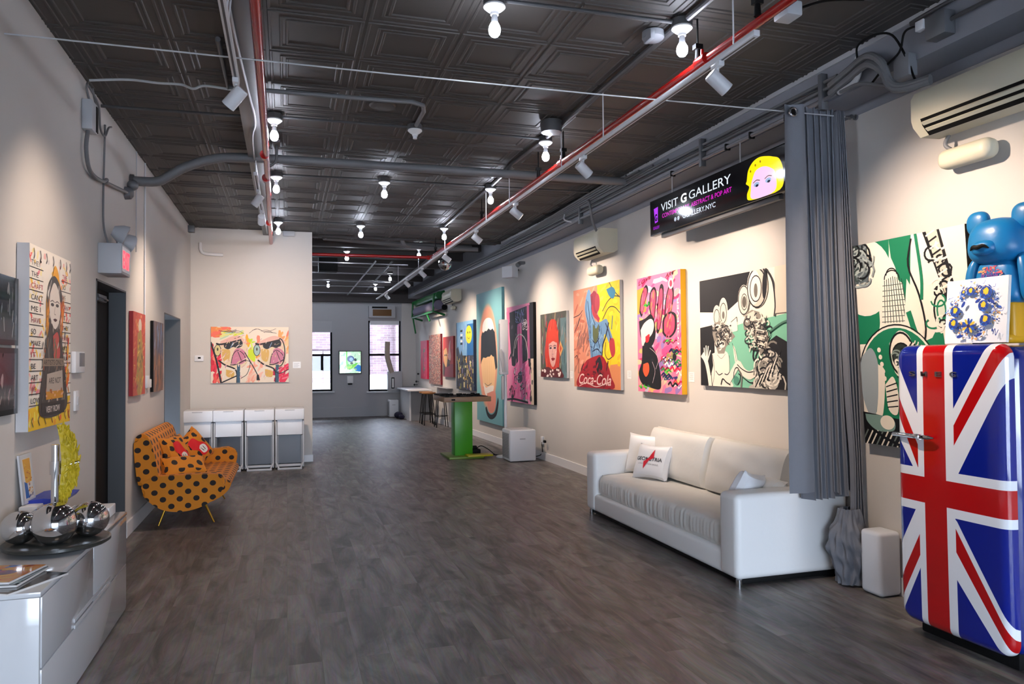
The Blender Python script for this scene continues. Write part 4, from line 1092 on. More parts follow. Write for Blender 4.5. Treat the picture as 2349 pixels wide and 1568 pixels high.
# ------------------------------------------------------------ air purifiers and lamp stand
def purifier(label, x0, x1, y0, y1, h):
    t = thing('air_purifier', label, 'air purifier', ((x0+x1)/2, (y0+y1)/2, 0), 'white air purifiers')
    k = B(); k.box(x0, x1, y0, y1, .01, h, .02, 3); put('housing', k, 'white_satin', t)
    k = B(); k.box(x0-.004, x0+.004, y0+.04, y1-.03, .05, h-.05, .003); put('side_grille', k, 'gray_light', t)
    k = B()
    for i in range(16): z = .07 + (h-.14)*i/15; k.box(x0-.007, x0-.003, y0+.05, y1-.04, z-.004, z+.004)
    put('grille_slats', k, 'gray_plastic', t, False)
    k = B(); k.box((x0+x1)/2-.05, (x0+x1)/2+.04, y0-.003, y0+.001, h*.70, h*.74, .001); put('badge', k, 'gray_light', t)
    k = B(); k.box(x0+.05, x1-.05, y0+.04, y1-.04, h-.002, h+.008, .003); put('top_grille', k, 'gray_light', t)
    return t
purifier('white box air purifier on the floor in front of the lamp stand', 3.33, 3.76, 11.08, 11.52, .50)
purifier('small white air purifier at the rear wall beside the counter', 2.78, 3.04, 21.1, 21.5, .49)
t = thing('stand_lamp', 'tall white stand lamp with a slab head behind the air purifier', 'lamp', (3.46, 11.75, 0))
k = B(); k.lathe([(.001, 0), (.16, 0), (.16, .02), (.03, .03), (.001, .03)], (3.46, 11.75, 0), 28); put('base', k, 'white_satin', t)
k = B(); k.cyl((3.46, 11.75, .02), (3.46, 11.75, 1.40), .026); put('pole', k, 'white_satin', t)
k = B(); k.box(3.36, 3.50, 11.69, 11.79, 1.36, 2.27, .012); put('slab_head', k, 'white_satin', t)
k = B(); k.box(3.357, 3.363, 11.70, 11.78, 1.42, 2.2); put('lens_strip', k, 'gray_light', t)
k = B(); k.box(3.36, 3.41, 11.66, 11.69, 1.40, 1.78, .004, 2, -.16, None, 'Y'); put('hinged_arm', k, 'gray_light', t)
k = B(); k.box(3.395, 3.42, 11.70, 11.78, .95, 1.34, .004); put('lower_rail', k, 'gray_light', t)

# ------------------------------------------------------------ counter, stools and rear things
t = thing('white_counter', 'white counter with a dark end panel at the rear right wall', 'counter', (3.4, 20.5, 0))
k = B(); k.box(3.12, 3.655, 19.65, 21.3, 0, .80); put('carcass', k, 'white_satin', t)
k = B(); k.box(3.16, 3.64, 19.63, 19.65, 0, .80); put('end_panel', k, 'gray_plastic', t)
k = B(); k.box(3.02, 3.655, 19.3, 21.45, .80, .84, .004); put('counter_top', k, 'white_satin', t)
def stool(x, y, label, seatm='wood'):
    t = thing('bar_stool', label, 'stool', (x, y, 0), 'bar stools by the counter')
    k = B(); k.lathe([(.001, .775), (.16, .77), (.175, .785), (.17, .81), (.001, .815)], (x, y, 0), 28); put('seat', k, seatm, t)
    for i in range(4):
        a_ = PI/4 + i*PI/2
        k = B(); k.cyl((x+.11*cos(a_), y+.11*sin(a_), .775), (x+.20*cos(a_), y+.20*sin(a_), 0), .011); put('leg', k, 'iron', t)
    k = B(); R_ = .165
    k.tube([(x+R_*cos(q*PI/12), y+R_*sin(q*PI/12), .27) for q in range(25)], .008, 8, False); put('footrest', k, 'iron', t)
    return t
stool(3.40, 18.75, 'wooden topped bar stool nearest the white counter')
stool(3.38, 18.25, 'wooden topped bar stool in the middle of the row')
s3 = stool(3.55, 17.55, 'slender bar stool closest to the green pedestal table', 'iron')
k = B(); k.sph((2.98, 20.7, .092), .12, 1, 1.6, .75, 18); k.sph((3.01, 20.35, .062), .08, 1.1, 1.3, .8, 14)
random.seed(5)
for v in k.b.verts: v.co += Vector((random.uniform(-.008, .008), random.uniform(-.01, .01), random.uniform(-.006, .008)))
tag(put('cloth_bag', k, 'purple'), 'dark purple bag slumped on the floor against the counter', 'bag')
# rear wall: screen, sheet, vent, hose unit
t = thing('wall_screen', 'square lit picture screen on the rear wall between the windows', 'screen', (1.745, 21.78, 1.25))
k = B(); k.box(1.425, 2.065, 21.75, 21.80, 1.24, 1.90, .004); put('bezel', k, 'black_gloss', t)
random.seed(2); a = Art(.60, .62, '#bfe3c8')
a.rect(0, 0, .28, 1, '#dff0d8'); a.daub(50, (0, 0, 1, 1), ['#a6dcae', '#cfeedd', '#e9f7ea', '#8cc8a8', '#d8e8d0'], .22, .08, .8, .8)
a.poly([(.3, .0), (.36, .0), (.40, .55), (.66, .58), (.86, .52), (.72, .70), (.5, .82), (.33, .72)], '#5fc72c', True)
a.ell(.52, .34, .17, .15, '#2d4a86'); a.ell(.55, .36, .09, .09, '#8db8ea'); a.ell(.74, .38, .06, .07, '#16242c'); a.ell(.57, .54, .07, .05, '#12301a')
a.poly([(.7, .75), (.85, .62), (1, .68), (1, .92), (.75, .88)], '#1772c4', True); a.daub(14, (.3, .6, .8, .85), ['#a9e020', '#37a01c', '#d9f060'], .12, .05, .4)
a.link('lit_picture', t, 'art_lit', Matrix.Translation(-ORG[t.name]) @ frame_matrix((1.445, 21.75, 1.26), (1, 0, 0), (0, 0, 1)))
k = B(); k.box(1.66, 1.83, 21.77, 21.8, .97, 1.18, .003); t = tag(put('paper_sheet', k, 'white_porc'), 'white sheet on a small holder below the square screen', 'paper')
k = B(); k.box(1.68, 1.80, 21.72, 21.80, .93, .965, .01); put('holder', k, 'black', t)
k = B(); k.box(2.27, 3.03, 21.62, 21.8, 2.86, 3.20, .01); t = tag(put('window_air_unit', k, 'gray_light'), 'boxed air unit with a brown grille above the right rear window', 'air unit')
k = B(); k.box(2.38, 2.92, 21.612, 21.622, 2.91, 3.10, .002); put('brown_grille', k, 'brown', t)
k = B(); k.box(2.36, 2.80, 21.60, 21.62, 3.13, 3.18); put('dark_slot', k, 'black', t)
k = B(); k.tube([(2.80, 21.6, 2.16), (2.79, 21.6, 1.9), (2.80, 21.6, 1.7), (2.87, 21.6, 1.42), (2.92, 21.6, 1.26)], .075, 18, True, lambda q: 1 + .06*sin(q*90)); tag(put('exhaust_hose', k, 'hose'), 'beige ribbed exhaust hose in front of the right rear window', 'hose')
k = B(); k.box(2.80, 3.22, 21.56, 21.76, .72, 1.30, .02); t = tag(put('portable_air_unit', k, 'gray_light'), 'pale gray air unit filling the lower right of the rear window', 'air unit')
k = B(); k.box(2.90, 2.99, 21.552, 21.562, .80, 1.12, .002); put('label_frame', k, 'black', t); k = B(); k.box(2.92, 2.97, 21.548, 21.554, .83, 1.09); put('label', k, 'white_porc', t)
# green rack of rolls on the right wall
t = thing('green_rack', 'green metal rack with rolled fabrics high on the far right wall', 'rack', (3.5, 19.2, 2.7))
k = B(); x_ = lambda y: XR(y)
k.tube([(x_(17.8)-.05, 17.8, 3.30), (x_(17.8)-.32, 17.8, 3.22), (x_(17.8)-.34, 17.8, 2.80), (x_(17.8)-.05, 17.8, 2.72)], .03, 8, False)
k.tube([(x_(20.5)-.05, 20.5, 3.30), (x_(20.5)-.32, 20.5, 3.22), (x_(20.5)-.34, 20.5, 2.80), (x_(20.5)-.05, 20.5, 2.72)], .03, 8, False)
k.tube([(x_(17.8)-.34, 17.8, 2.80), (x_(20.5)-.34, 20.5, 2.80)], .03, 8, False); k.tube([(x_(20.4)-.34, 20.4, 2.8), (x_(20.4)-.3, 20.2, 2.35)], .022, 8, False); k.tube([(x_(18.2)-.34, 18.6, 2.8), (x_(18.2)-.3, 18.4, 2.6)], .022, 8, False)
put('rack_frame', k, 'green_dark', t)
k = B(); k.cyl((x_(17.7)-.20, 17.7, 3.20), (x_(20.6)-.20, 20.6, 3.20), .09); put('green_roll', k, 'green_dark', t)
k = B(); k.cyl((x_(17.7)-.22, 17.7, 2.96), (x_(20.6)-.22, 20.6, 2.96), .115); put('mauve_roll', k, 'mauve', t)
k = B(); k.cyl((x_(17.7)-.08, 17.7, 2.90), (x_(20.6)-.08, 20.6, 2.90), .07); put('dark_roll', k, 'black', t)
# clear shelf and hooks near the stools
k = B(); k.box(x_(17.6)-.16, x_(17.6), 17.2, 18.9, .93, .94); tag(put('clear_shelf', k, 'gray_light'), 'thin pale shelf under the red paintings at the rear', 'shelf')
for i, (y, z) in enumerate(((21.2, 1.22), (21.35, 1.0), (21.5, .9))):
    k = B(); k.sph((3.62 - i*.03, y, z), .022, 1, 1, 1.4, 12); k.cyl((3.62-i*.03, y, z), (3.70, y, z), .008); tag(put('coat_peg', k, 'black'), 'small black peg on the pale wall strip in the rear corner', 'peg', 'black pegs in the rear corner')
# ------------------------------------------------------------ lacquered cabinet at the left
T_ = .634
cb = thing('low_cabinet', 'glossy white low cabinet against the left wall in the foreground', 'cabinet', (-1.21, 4.48, 0))
k = B(); k.box(-1.415, -1.02, 3.62, 5.36, .0, .612); put('carcass', k, 'white_satin', cb)
k = B(); k.box(-1.415, -1.0, 3.605, 5.37, .612, T_, .003); put('top_board', k, 'white_gloss', cb)
k = B(); k.box(-1.415, -1.005, 3.605, 3.622, .0, .611, .002); put('end_panel', k, 'white_gloss', cb)
def cab_front(y0, y1, z0, z1):
    k = B(); k.box(-1.02, -1.0, y0, y1, z0, z1, .003); return put('door', k, 'white_gloss', cb)
cab_front(3.626, 4.50, .305, .606); cab_front(4.506, 5.355, .305, .606); d_ = cab_front(3.626, 5.355, .012, .299)
k = B(); k.box(-1.001, -.994, 4.12, 4.88, .300, .318, .002); k.box(-1.001, -.996, 4.12, 4.88, .33, .35, .001); put('recessed_grip', k, 'gray_light', d_)
k = B(); k.box(-1.30, -1.06, 5.16, 5.34, T_, T_+.065, .006); tag(put('white_box', k, 'white_satin'), 'small white box at the far end of the low cabinet top', 'box')

# sculpture: tray with mirror balls, chrome post and yellow leaf
SX, SY = -1.155, 4.43
sc_ = thing('ball_sculpture', 'chrome ball sculpture with post and yellow leaf on the white cabinet', 'sculpture', (SX, SY, T_))
k = B(); k.lathe([(.001, 0), (.10, 0), (.12, .012), (.235, .018), (.25, .028), (.25, .042), (.24, .048), (.001, .048)], (SX, SY, T_), 56); put('round_tray', k, 'tray', sc_)
for dx, dy, r in ((.02, -.125, .106), (.150, .015, .092), (-.155, -.06, .084), (-.105, .125, .074), (.075, .165, .074), (-.02, .17, .05)):
    k = B(); k.sph((SX+dx, SY+dy, T_+.047+r), r, n=44); put('mirror_ball', k, 'chrome', sc_)
px_, py_ = SX-.01, SY-.005
k = B(); k.cyl((px_, py_, T_+.05), (px_, py_, 1.175), .019, n=24); k.cyl((px_, py_, 1.02), (px_, py_, 1.09), .026, n=24); k.cyl((px_, py_, T_+.12), (px_, py_, T_+.2), .024, n=24); put('post', k, 'chrome', sc_)
k = B(); k.cyl((px_, py_, 1.055), (px_+.10, py_+.04, 1.075), .010); k.sph((px_+.04, py_+.016, 1.063), .017, n=14); put('clamp', k, 'chrome', sc_)
def leaf(u, v, back=0):
    # crescent: v along its length, u across its width; bulges towards the right of the picture
    th = -1.25 + 2.5*v; q = (u-.5)*2
    w = .050*sin(PI*min(1, max(0, v)))**.6 + .005
    rg = 1 + .06*sin(v*40 + q*5) + .05*sin(v*83 - q*4)
    cx = px_ - .02 + .080*cos(th)
    d = w*.55*(1-q*q)*(1 if not back else -.35)
    x = cx + d*.8*rg + q*w*.55; y = py_ + .03 + q*w*.7*rg - .0*d
    z = 1.075 + .215*sin(th) + .10*w*sin(v*60 + q*8)
    return (x, y, z)
k = B(); k.grid(16, 120, leaf); k.grid(16, 120, lambda u, v: leaf(u, v, 1))
random.seed(9)
for i in range(120):
    v = random.uniform(.04, .96); u = random.uniform(.05, .95); p = Vector(leaf(u, v)); s_ = random.choice((-1, 1))
    q = p + Vector((random.uniform(-.004, .012), random.uniform(-.02, .02), s_*random.uniform(.015, .03)))
    k.tube([tuple(p - (q-p)*.6), tuple(p + Vector((.004, 0, 0))), tuple(q)], .0055, 6, True, lambda t: .4 + .8*sin(PI*t))
put('yellow_leaf', k, 'yellow_leaf', sc_)
k = B(); k.tube([(px_+.03, py_+.05, .87), (px_+.0, py_+.03, .80), (px_+.05, py_+.08, .77)], .016); put('yellow_stem', k, 'yellow_leaf', sc_)
# clear framed print and blue folder behind
t = thing('framed_print', 'small clear framed print with an orange figure leaning behind the chrome post', 'print', (-1.35, 4.70, T_))
mfp = frame_matrix((-1.375, 4.66, .83), (.05, 1, 0), (-.10, .0, 1)); mfp.translation -= ORG[t.name]
a = Art(.17, .27, '#c9ccce'); random.seed(8)
a.rect(.14, .08, .86, .92, '#e2dcd0'); a.poly([(.2, .1), (.8, .1), (.8, .58), (.3, .6)], '#e0a012'); a.daub(16, (.25, .15, .8, .55), ['#d98a10', '#e8bc30', '#b8660f'], .09, .03, 0)
a.poly([(.18, .55), (.42, .6), (.5, .9), (.2, .9)], '#1b5fae'); a.daub(14, (.4, .6, .82, .88), ['#c8641e', '#3a2a6a', '#d9a050', '#20356e'], .09, .04, .4)
a.link('print_image', t, 'art_gloss', mfp)
k = B(); k.box(0, .17, 0, .27, -.012, -.001); o_ = put('clear_frame', k, 'gray_light', None, False, org=(0, 0, 0)); o_.parent = t; o_.matrix_local = mfp
k = B(); k.box(-1.39, -1.30, 4.62, 4.92, T_, .825, .004); tag(put('white_riser', k, 'white_satin'), 'white riser block behind the mirror balls under the print', 'block')
k = B(); k.prism([(-1.39, .826), (-1.22, .812), (-1.20, .838), (-1.30, .85), (-1.39, .84)], 'y', 4.72, 5.06)
tag(put('blue_folder', k, mat('blue_card', '#1030a8', .4)), 'bright blue folder lying behind the yellow leaf', 'folder')
# magazines
def magazine(label, c, w, l, z, ang, draw, seed):
    Rz = Matrix.Rotation(ang, 4, 'Z'); t = thing('magazine', label, 'magazine', (c[0], c[1], z), 'magazines on the low cabinet')
    k = B(); vs = k.box(c[0]-w/2, c[0]+w/2, c[1]-l/2, c[1]+l/2, z, z+.009, .001)
    bmesh.ops.rotate(k.b, verts=k.b.verts, cent=Vector((c[0], c[1], z)), matrix=Matrix.Rotation(ang, 3, 'Z')); put('pages', k, 'canvas', t)
    random.seed(seed); a = Art(w-.002, l-.002, '#101014', 0); draw(a)
    a.link('cover', t, 'art_gloss', Rz @ Matrix.Translation((-w/2+.001, -l/2+.001, .0096)))
magazine('dark covered magazine at the bottom of the small stack', (-1.15, 3.78), .26, .32, T_, -.5, lambda a: (a.daub(12, (0, 0, 1, 1), ['#14181c', '#23333c', '#0c0c10', '#3a4a50'], .3, .1, .5)), 1)
magazine('blue grey magazine in the middle of the small stack', (-1.20, 3.83), .23, .29, T_+.0105, -.15, lambda a: (a.rect(0, 0, 1, 1, '#27424f'), a.daub(16, (0, 0, 1, 1), ['#3a6a78', '#1a2c36', '#8aa0a4'], .2, .06, .4)), 2)
magazine('orange and yellow magazine on top of the small stack', (-1.215, 3.85), .22, .28, T_+.021, -.25, lambda a: (a.rect(0, 0, 1, 1, '#d98a16'), a.daub(30, (0, 0, 1, 1), ['#e8b020', '#c8461a', '#d9a41c', '#e07818'], .22, .08, .5), a.ell(.45, .45, .26, .14, '#5a1a5a'), a.ell(.35, .4, .12, .08, '#b01c50'), a.daub(8, (0, 0, .4, .9), ['#1c48a0', '#2a70c0'], .2, .08, .4)), 3)

# ------------------------------------------------------------ orange dotted sofa
ys0, ys1 = 7.86, 9.46
os_ = thing('dotted_sofa', 'orange velvet sofa with black dots by the left wall', 'sofa', (-1.0, 8.66, 0))
def rounded(poly, axis, a0, a1, r, name, m, parent):
    k = B(); k.prism([(v.x, v.y) for v in crom([Vector((*p, 0)) for p in poly] + [Vector((*poly[0], 0))], 4)[:-1]], axis, a0, a1)
    cap = [f for f in k.b.faces if len(f.verts) > 6]
    es = list({e for f in cap for e in f.edges})
    bmesh.ops.bevel(k.b, geom=es, offset=r, segments=4, affect='EDGES', clamp_overlap=True)
    return put(name, k, m, parent, True, None, .9)
D_ = [(-1.34, .44), (-1.30, .495), (-1.0, .505), (-.70, .50), (-.615, .475), (-.59, .41), (-.62, .33), (-.70, .245), (-.82, .18), (-.97, .150), (-1.12, .165), (-1.24, .23), (-1.33, .34)]
rounded(D_, 'y', ys0, ys0+.15, .035, 'near_armrest', 'dots', os_)
D2 = [(-1.34, .44), (-1.28, .52), (-1.0, .56), (-.70, .60), (-.60, .575), (-.565, .50), (-.60, .36), (-.70, .26), (-.82, .19), (-.97, .155), (-1.12, .17), (-1.24, .235), (-1.33, .34)]
rounded(D2, 'y', ys1-.15, ys1, .035, 'far_armrest', 'dots', os_)
rounded([(-1.35, .30), (-1.33, .40), (-1.15, .42), (-.75, .435), (-.58, .42), (-.545, .36), (-.60, .28), (-.72, .21), (-.9, .165), (-1.1, .17), (-1.27, .22)], 'y', ys0+.13, ys1-.13, .01, 'seat', 'dots', os_)
rounded([(-1.375, .42), (-1.405, .70), (-1.405, .86), (-1.36, .91), (-1.30, .895), (-1.25, .80), (-1.20, .55), (-1.19, .40)], 'y', ys0+.01, ys1-.01, .035, 'backrest', 'dots', os_)
for x, y, dx, dy in ((-.80, ys0+.2, .10, -.06), (-1.14, ys0+.2, -.07, -.06), (-.80, ys1-.2, .10, .06), (-1.14, ys1-.2, -.07, .06)):
    k = B(); k.cyl((x, y, .20), (x+dx, y+dy, 0), .014, .007); put('leg', k, 'brass', os_)
def dot_pillow(label, c, Rm, w, h, t, blot=True, seed=1):
    k = B(); k.cushion(c, Rm, w, h, t, .1, 16, .02); p = tag(put('pillow', k, 'dots'), label, 'pillow', 'dotted pillows on the orange sofa')
    if blot:
        a = Art(w*.62, h*.62, None)
        a.poly([(.1, .05), (.5, 0), (.7, .35), (.95, .6), (.9, 1), (.4, .95), (.3, .6), (.08, .4)], '#d8101c', True)
        a.poly([(.42, .58), (.62, .5), (.85, .62), (.8, .9), (.5, .88)], '#e6ded6', True); a.line([(.52, .62), (.58, .8)], .04, '#2a2a2c'); a.line([(.68, .62), (.68, .8)], .04, '#2a2a2c')
        wrap_on_pillow(a, w*.62, h*.62, t, .1, Vector(c), Rm, w, h, .004)
        for v in a.b.verts: v.co -= ORG[p.name]
        a.link('red_motif', p)
def to_x(tilt, turn):      # cushion face looking to +X
    m = Matrix(((0, 0, 1), (1, 0, 0), (0, 1, 0)))
    return Matrix.Rotation(turn, 3, 'Z') @ Matrix.Rotation(-tilt, 3, 'Y') @ m
dot_pillow('dotted pillow with a red motif leaning on the sofa back', (-1.12, 8.45, .64), to_x(.35, -.35), .44, .42, .15)
dot_pillow('dotted pillow with a red motif turned up in the far corner of the sofa', (-1.0, 9.0, .63), to_x(.45, -.65) @ Matrix.Rotation(.5, 3, 'Z'), .42, .40, .15)
dot_pillow('plain dotted pillow lying against the near arm of the sofa', (-1.0, 8.13, .53), to_x(.9, -1.2), .46, .30, .17, False)

# ------------------------------------------------------------ folding bins at the partition
def bin_(x0, x1, y0, label):
    y1 = y0 + .42; cx = (x0+x1)/2
    t = thing('storage_bin', label, 'storage bin', (cx, (y0+y1)/2, 0), 'white storage bins in front of the partition')
    k = B()
    for x in (x0, x1-.022): k.box(x, x+.022, y0+.02, y1, .03, .72, .004)
    k.box(x0+.03, x1-.03, y0-.05, y0-.01, .0, .03, .006); k.box(x0+.02, x1-.02, y0+.02, y0+.045, .04, .075, .004)
    for s in (0, 1):
        xx, x2 = (x0+.011, x0+.05) if s == 0 else (x1-.011, x1-.05)
        k.cyl((xx, y0+.03, .10), (x2, y0-.03, .018), .012)
    k.box(x0, x1, y0+.30, y1, .0, .05, .004); k.box(x0, x1, y1-.02, y1, .05, .72, .002)
    put('frame', k, 'gray_light', t)
    k = B(); k.box(x0+.025, x1-.025, y0+.03, y0+.30, .51, .735, .006); put('drawer', k, 'white_satin', t)
    k = B(); k.box(x0-.004, x1+.004, y0-.01, y1, .735, .90, .012, 3); lid = put('lid', k, 'white_satin', t)
    k = B(); k.box(cx-.07, cx+.07, y0-.013, y0-.008, .875, .888, .002); put('grip', k, 'gray_light', lid)
    k = B(); k.box(x0+.026, x1-.026, y0+.10, y0+.115, .08, .50); put('smoked_panel', k, 'smoke', t)
    k = B(); k.box(x0+.024, x1-.024, y0+.02, y0+.03, .08, .50); k2 = B(); k.b.free()
    k2.b.free()
    for a0, a1, c0, c1 in ((x0+.022, x0+.045, .08, .50), (x1-.045, x1-.022, .08, .50)):
        k2 = B(); k2.box(a0, a1, y0+.04, y0+.10, c0, c1); put('inner_rail', k2, 'gray_plastic', t)
    return t
pb = bin_(-.165, .245, 11.55, 'white storage bin at the right end of the row by the partition corner')
dup(pb, (.04-.43, 11.76, 0), 'white storage bin second from the right in the row at the partition')
dup(pb, (.04-.86, 11.76, 0), 'white storage bin second from the left, partly behind the orange sofa')
dup(pb, (.04-1.28, 11.76, 0), 'white storage bin at the left end of the row by the gray opening')

# ------------------------------------------------------------ things on the left wall
k = B(); k.box(-1.42, -1.25, 6.47, 6.80, 2.31, 2.55, .006); ex = tag(put('exit_sign', k, 'gray_light'), 'boxed exit sign with red letters above the black doorway', 'exit sign')
k = B(); k.box(-1.2505, -1.2475, 6.485, 6.785, 2.33, 2.53); put('white_face', k, 'white_porc', ex, False)
a = Art(.29, .19, None); a.text('EXIT', .06, .86, .74, '#ff2038', .02, .88)
a.link('red_letters', ex, 'exit_red', Matrix.Translation(-ORG[ex.name]) @ frame_matrix((-1.2470, 6.49, 2.335), (0, 1, 0), (0, 0, 1)))
for y, z, ax in ((6.72, 2.66, .2), (6.93, 2.62, .7)):
    k = B(); p = Vector((-1.30, y, z)); d = Vector((.8, ax, -.35)).normalized()
    k.lathe([(.001, -.07), (.04, -.07), (.075, -.01), (.085, .035), (.075, .04), (.001, .03)], tuple(p), 24, d.to_track_quat('Z', 'Y').to_matrix()); k.cyl((-1.32, y-.03, 2.55), (-1.30, y, z), .012)
    h = put('emergency_head', k, 'gray_light', ex); k = B(); k.cyl(tuple(p+d*.0405), tuple(p+d*.042), .068); put('lens', k, 'frost', h)
k = B(); k.tube([(-1.40, 6.60, 3.52), (-1.405, 6.58, 3.0), (-1.40, 6.57, 2.7), (-1.37, 6.60, 2.55)], .008); tag(put('cable', k, 'pipe_gray'), 'thin gray cable running down to the exit sign', 'cable')
k = B(); k.box(-1.42, -1.35, 5.97, 6.13, 3.30, 3.52, .008); tag(put('junction_box', k, 'gray_light'), 'gray wall box under the ceiling with a dark conduit below it', 'junction box')
k = B(); k.box(-1.36, -1.345, 6.08, 6.13, 3.31, 3.5); tag(put('dark_module', k, 'black'), 'narrow black module on the edge of the gray wall box', 'module')
k = B(); k.tube([(-1.39, 6.02, 3.30), (-1.39, 5.98, 3.15), (-1.39, 6.10, 3.02), (-1.39, 6.45, 3.03), (-1.39, 6.62, 3.08), (-1.39, 6.66, 3.06), (-1.39, 7.4, 3.15)], .015); tag(put('conduit', k, 'pipe_gray'), 'gray conduit curving down from the wall box to a round fitting', 'conduit')
k = B(); k.lathe([(.001, 0), (.06, 0), (.055, .05), (.03, .07), (.001, .07)], (-1.42, 7.48, 3.16), 20, Matrix.Rotation(PI/2, 3, 'Y')); k.sph((-1.36, 7.50, 3.24), .05, n=14); tag(put('round_fitting', k, 'gray_metal'), 'round gray fitting at the end of the curved wall conduit', 'fitting')
for i, pts in enumerate((((-1.39, 6.02, 3.66), (-1.39, 5.98, 3.6), (-1.38, 6.03, 3.52)), ((-1.38, 6.0, 3.62), (-1.36, 6.2, 3.55), (-1.38, 6.35, 3.42), (-1.38, 6.5, 3.4), (-1.38, 6.62, 3.50), (-1.38, 6.72, 3.54)), ((-1.38, 6.1, 3.64), (-1.37, 6.2, 3.5), (-1.37, 6.1, 3.42)))):
    k = B(); k.tube(pts, .008); tag(put('loose_cable', k, 'pipe_gray'), 'one of three tangled gray cables above the gray wall box', 'cable', 'tangled cables above the gray wall box')
k = B(); k.tube([(-1.41, 8.42, 3.68), (-1.41, 8.42, 1.46)], .008, 8, False); t = tag(put('conduit', k, 'white_satin'), 'thin white conduit down the wall between the two small paintings', 'conduit')
k = B(); k.box(-1.42, -1.375, 8.36, 8.50, 1.34, 1.47, .006); k.box(-1.42, -1.38, 8.55, 8.66, 1.34, 1.43, .006); tag(put('wall_socket', k, 'white_satin'), 'white double socket boxes low between the two small left paintings', 'socket')
k = B(); k.tube([(-1.40, 7.9, 3.66), (-1.405, 7.92, 3.0), (-1.405, 7.92, 2.68)], .005); tag(put('cable', k, 'gray_light'), 'thin pale cable on the wall right of the round fitting', 'cable')
k = B(); k.box(-1.42, -1.39, 5.74, 5.98, 1.535, 1.685, .006); t = tag(put('wall_control_unit', k, 'white_satin'), 'white control panel with gray screen right of the big lettered painting', 'control panel')
k = B(); k.box(-1.3905, -1.388, 5.83, 5.965, 1.58, 1.675, .001); put('gray_screen', k, 'gray_plastic', t)
k = B(); k.box(-1.42, -1.405, 5.80, 5.90, 1.27, 1.41, .004); t = tag(put('light_switch', k, 'white_satin'), 'white light switch below the control panel', 'switch')
k = B(); k.box(-1.405, -1.398, 5.835, 5.865, 1.31, 1.37, .002); put('rocker', k, 'gray_light', t)
k = B(); k.box(-1.36, -1.23, 12.275, 12.30, 1.62, 1.71, .004); t = tag(put('thermostat', k, 'white_satin'), 'small white thermostat on the partition left of the painting', 'thermostat')
k = B(); k.box(-1.31, -1.27, 12.272, 12.276, 1.66, 1.685); put('display', k, 'black', t)
k = B(); k.box(-1.42, -1.33, 11.95, 12.05, 3.56, 3.66, .004); tag(put('corner_box', k, 'gray_metal'), 'small dark box in the ceiling corner above the partition', 'box')
k = B(); k.tube([(-1.28, 12.27, 3.45), (-1.26, 12.26, 3.32), (-1.18, 12.26, 3.28), (-.95, 12.27, 3.27)], .025); tag(put('white_pipe', k, 'white_satin'), 'short white bent pipe high on the partition wall', 'pipe')
k = B(); k.box(-.06, .12, 12.22, 12.30, 3.60, 3.68, .01); tag(put('ceiling_box', k, 'gray_light'), 'small pale box at the top of the partition beside the bulb', 'box')
# ------------------------------------------------------------ paintings
def right_painting(label, y_far, y_near, z0, z1, t, draw, side='canvas', bg='#ffffff', seed=1, tilt=0, **kw):
    w = y_far - y_near
    if y_far > 10.6:
        u = Vector((XR(y_near)-XR(y_far), -w, 0)).normalized()
    else: u = Vector((0, -1, 0))
    v = Vector((-tilt, 0, 1)).normalized()
    n = u.cross(v)
    o = Vector((XR(y_far) - .004, y_far, z0))
    if n.x > 0: raise ValueError
    return painting(label, tuple(o), u, w, z1-z0, t, draw, side, v, bg, seed=seed, **kw)
CR = '#efe6d6'; TE = '#7fc3a5'; BK = '#17171a'
def swirls(a, n, box, cols, wd, rnd, size=.05):
    for i in range(n):
        x, y = rnd.uniform(box[0], box[2]), rnd.uniform(box[1], box[3]); s = size*rnd.uniform(.5, 1.3); a0 = rnd.uniform(0, 360)
        a.ring(x, y, s*a.h/a.w, s*rnd.uniform(.5, 1), wd, rnd.choice(cols), 8, a0, a0+rnd.uniform(140, 300))
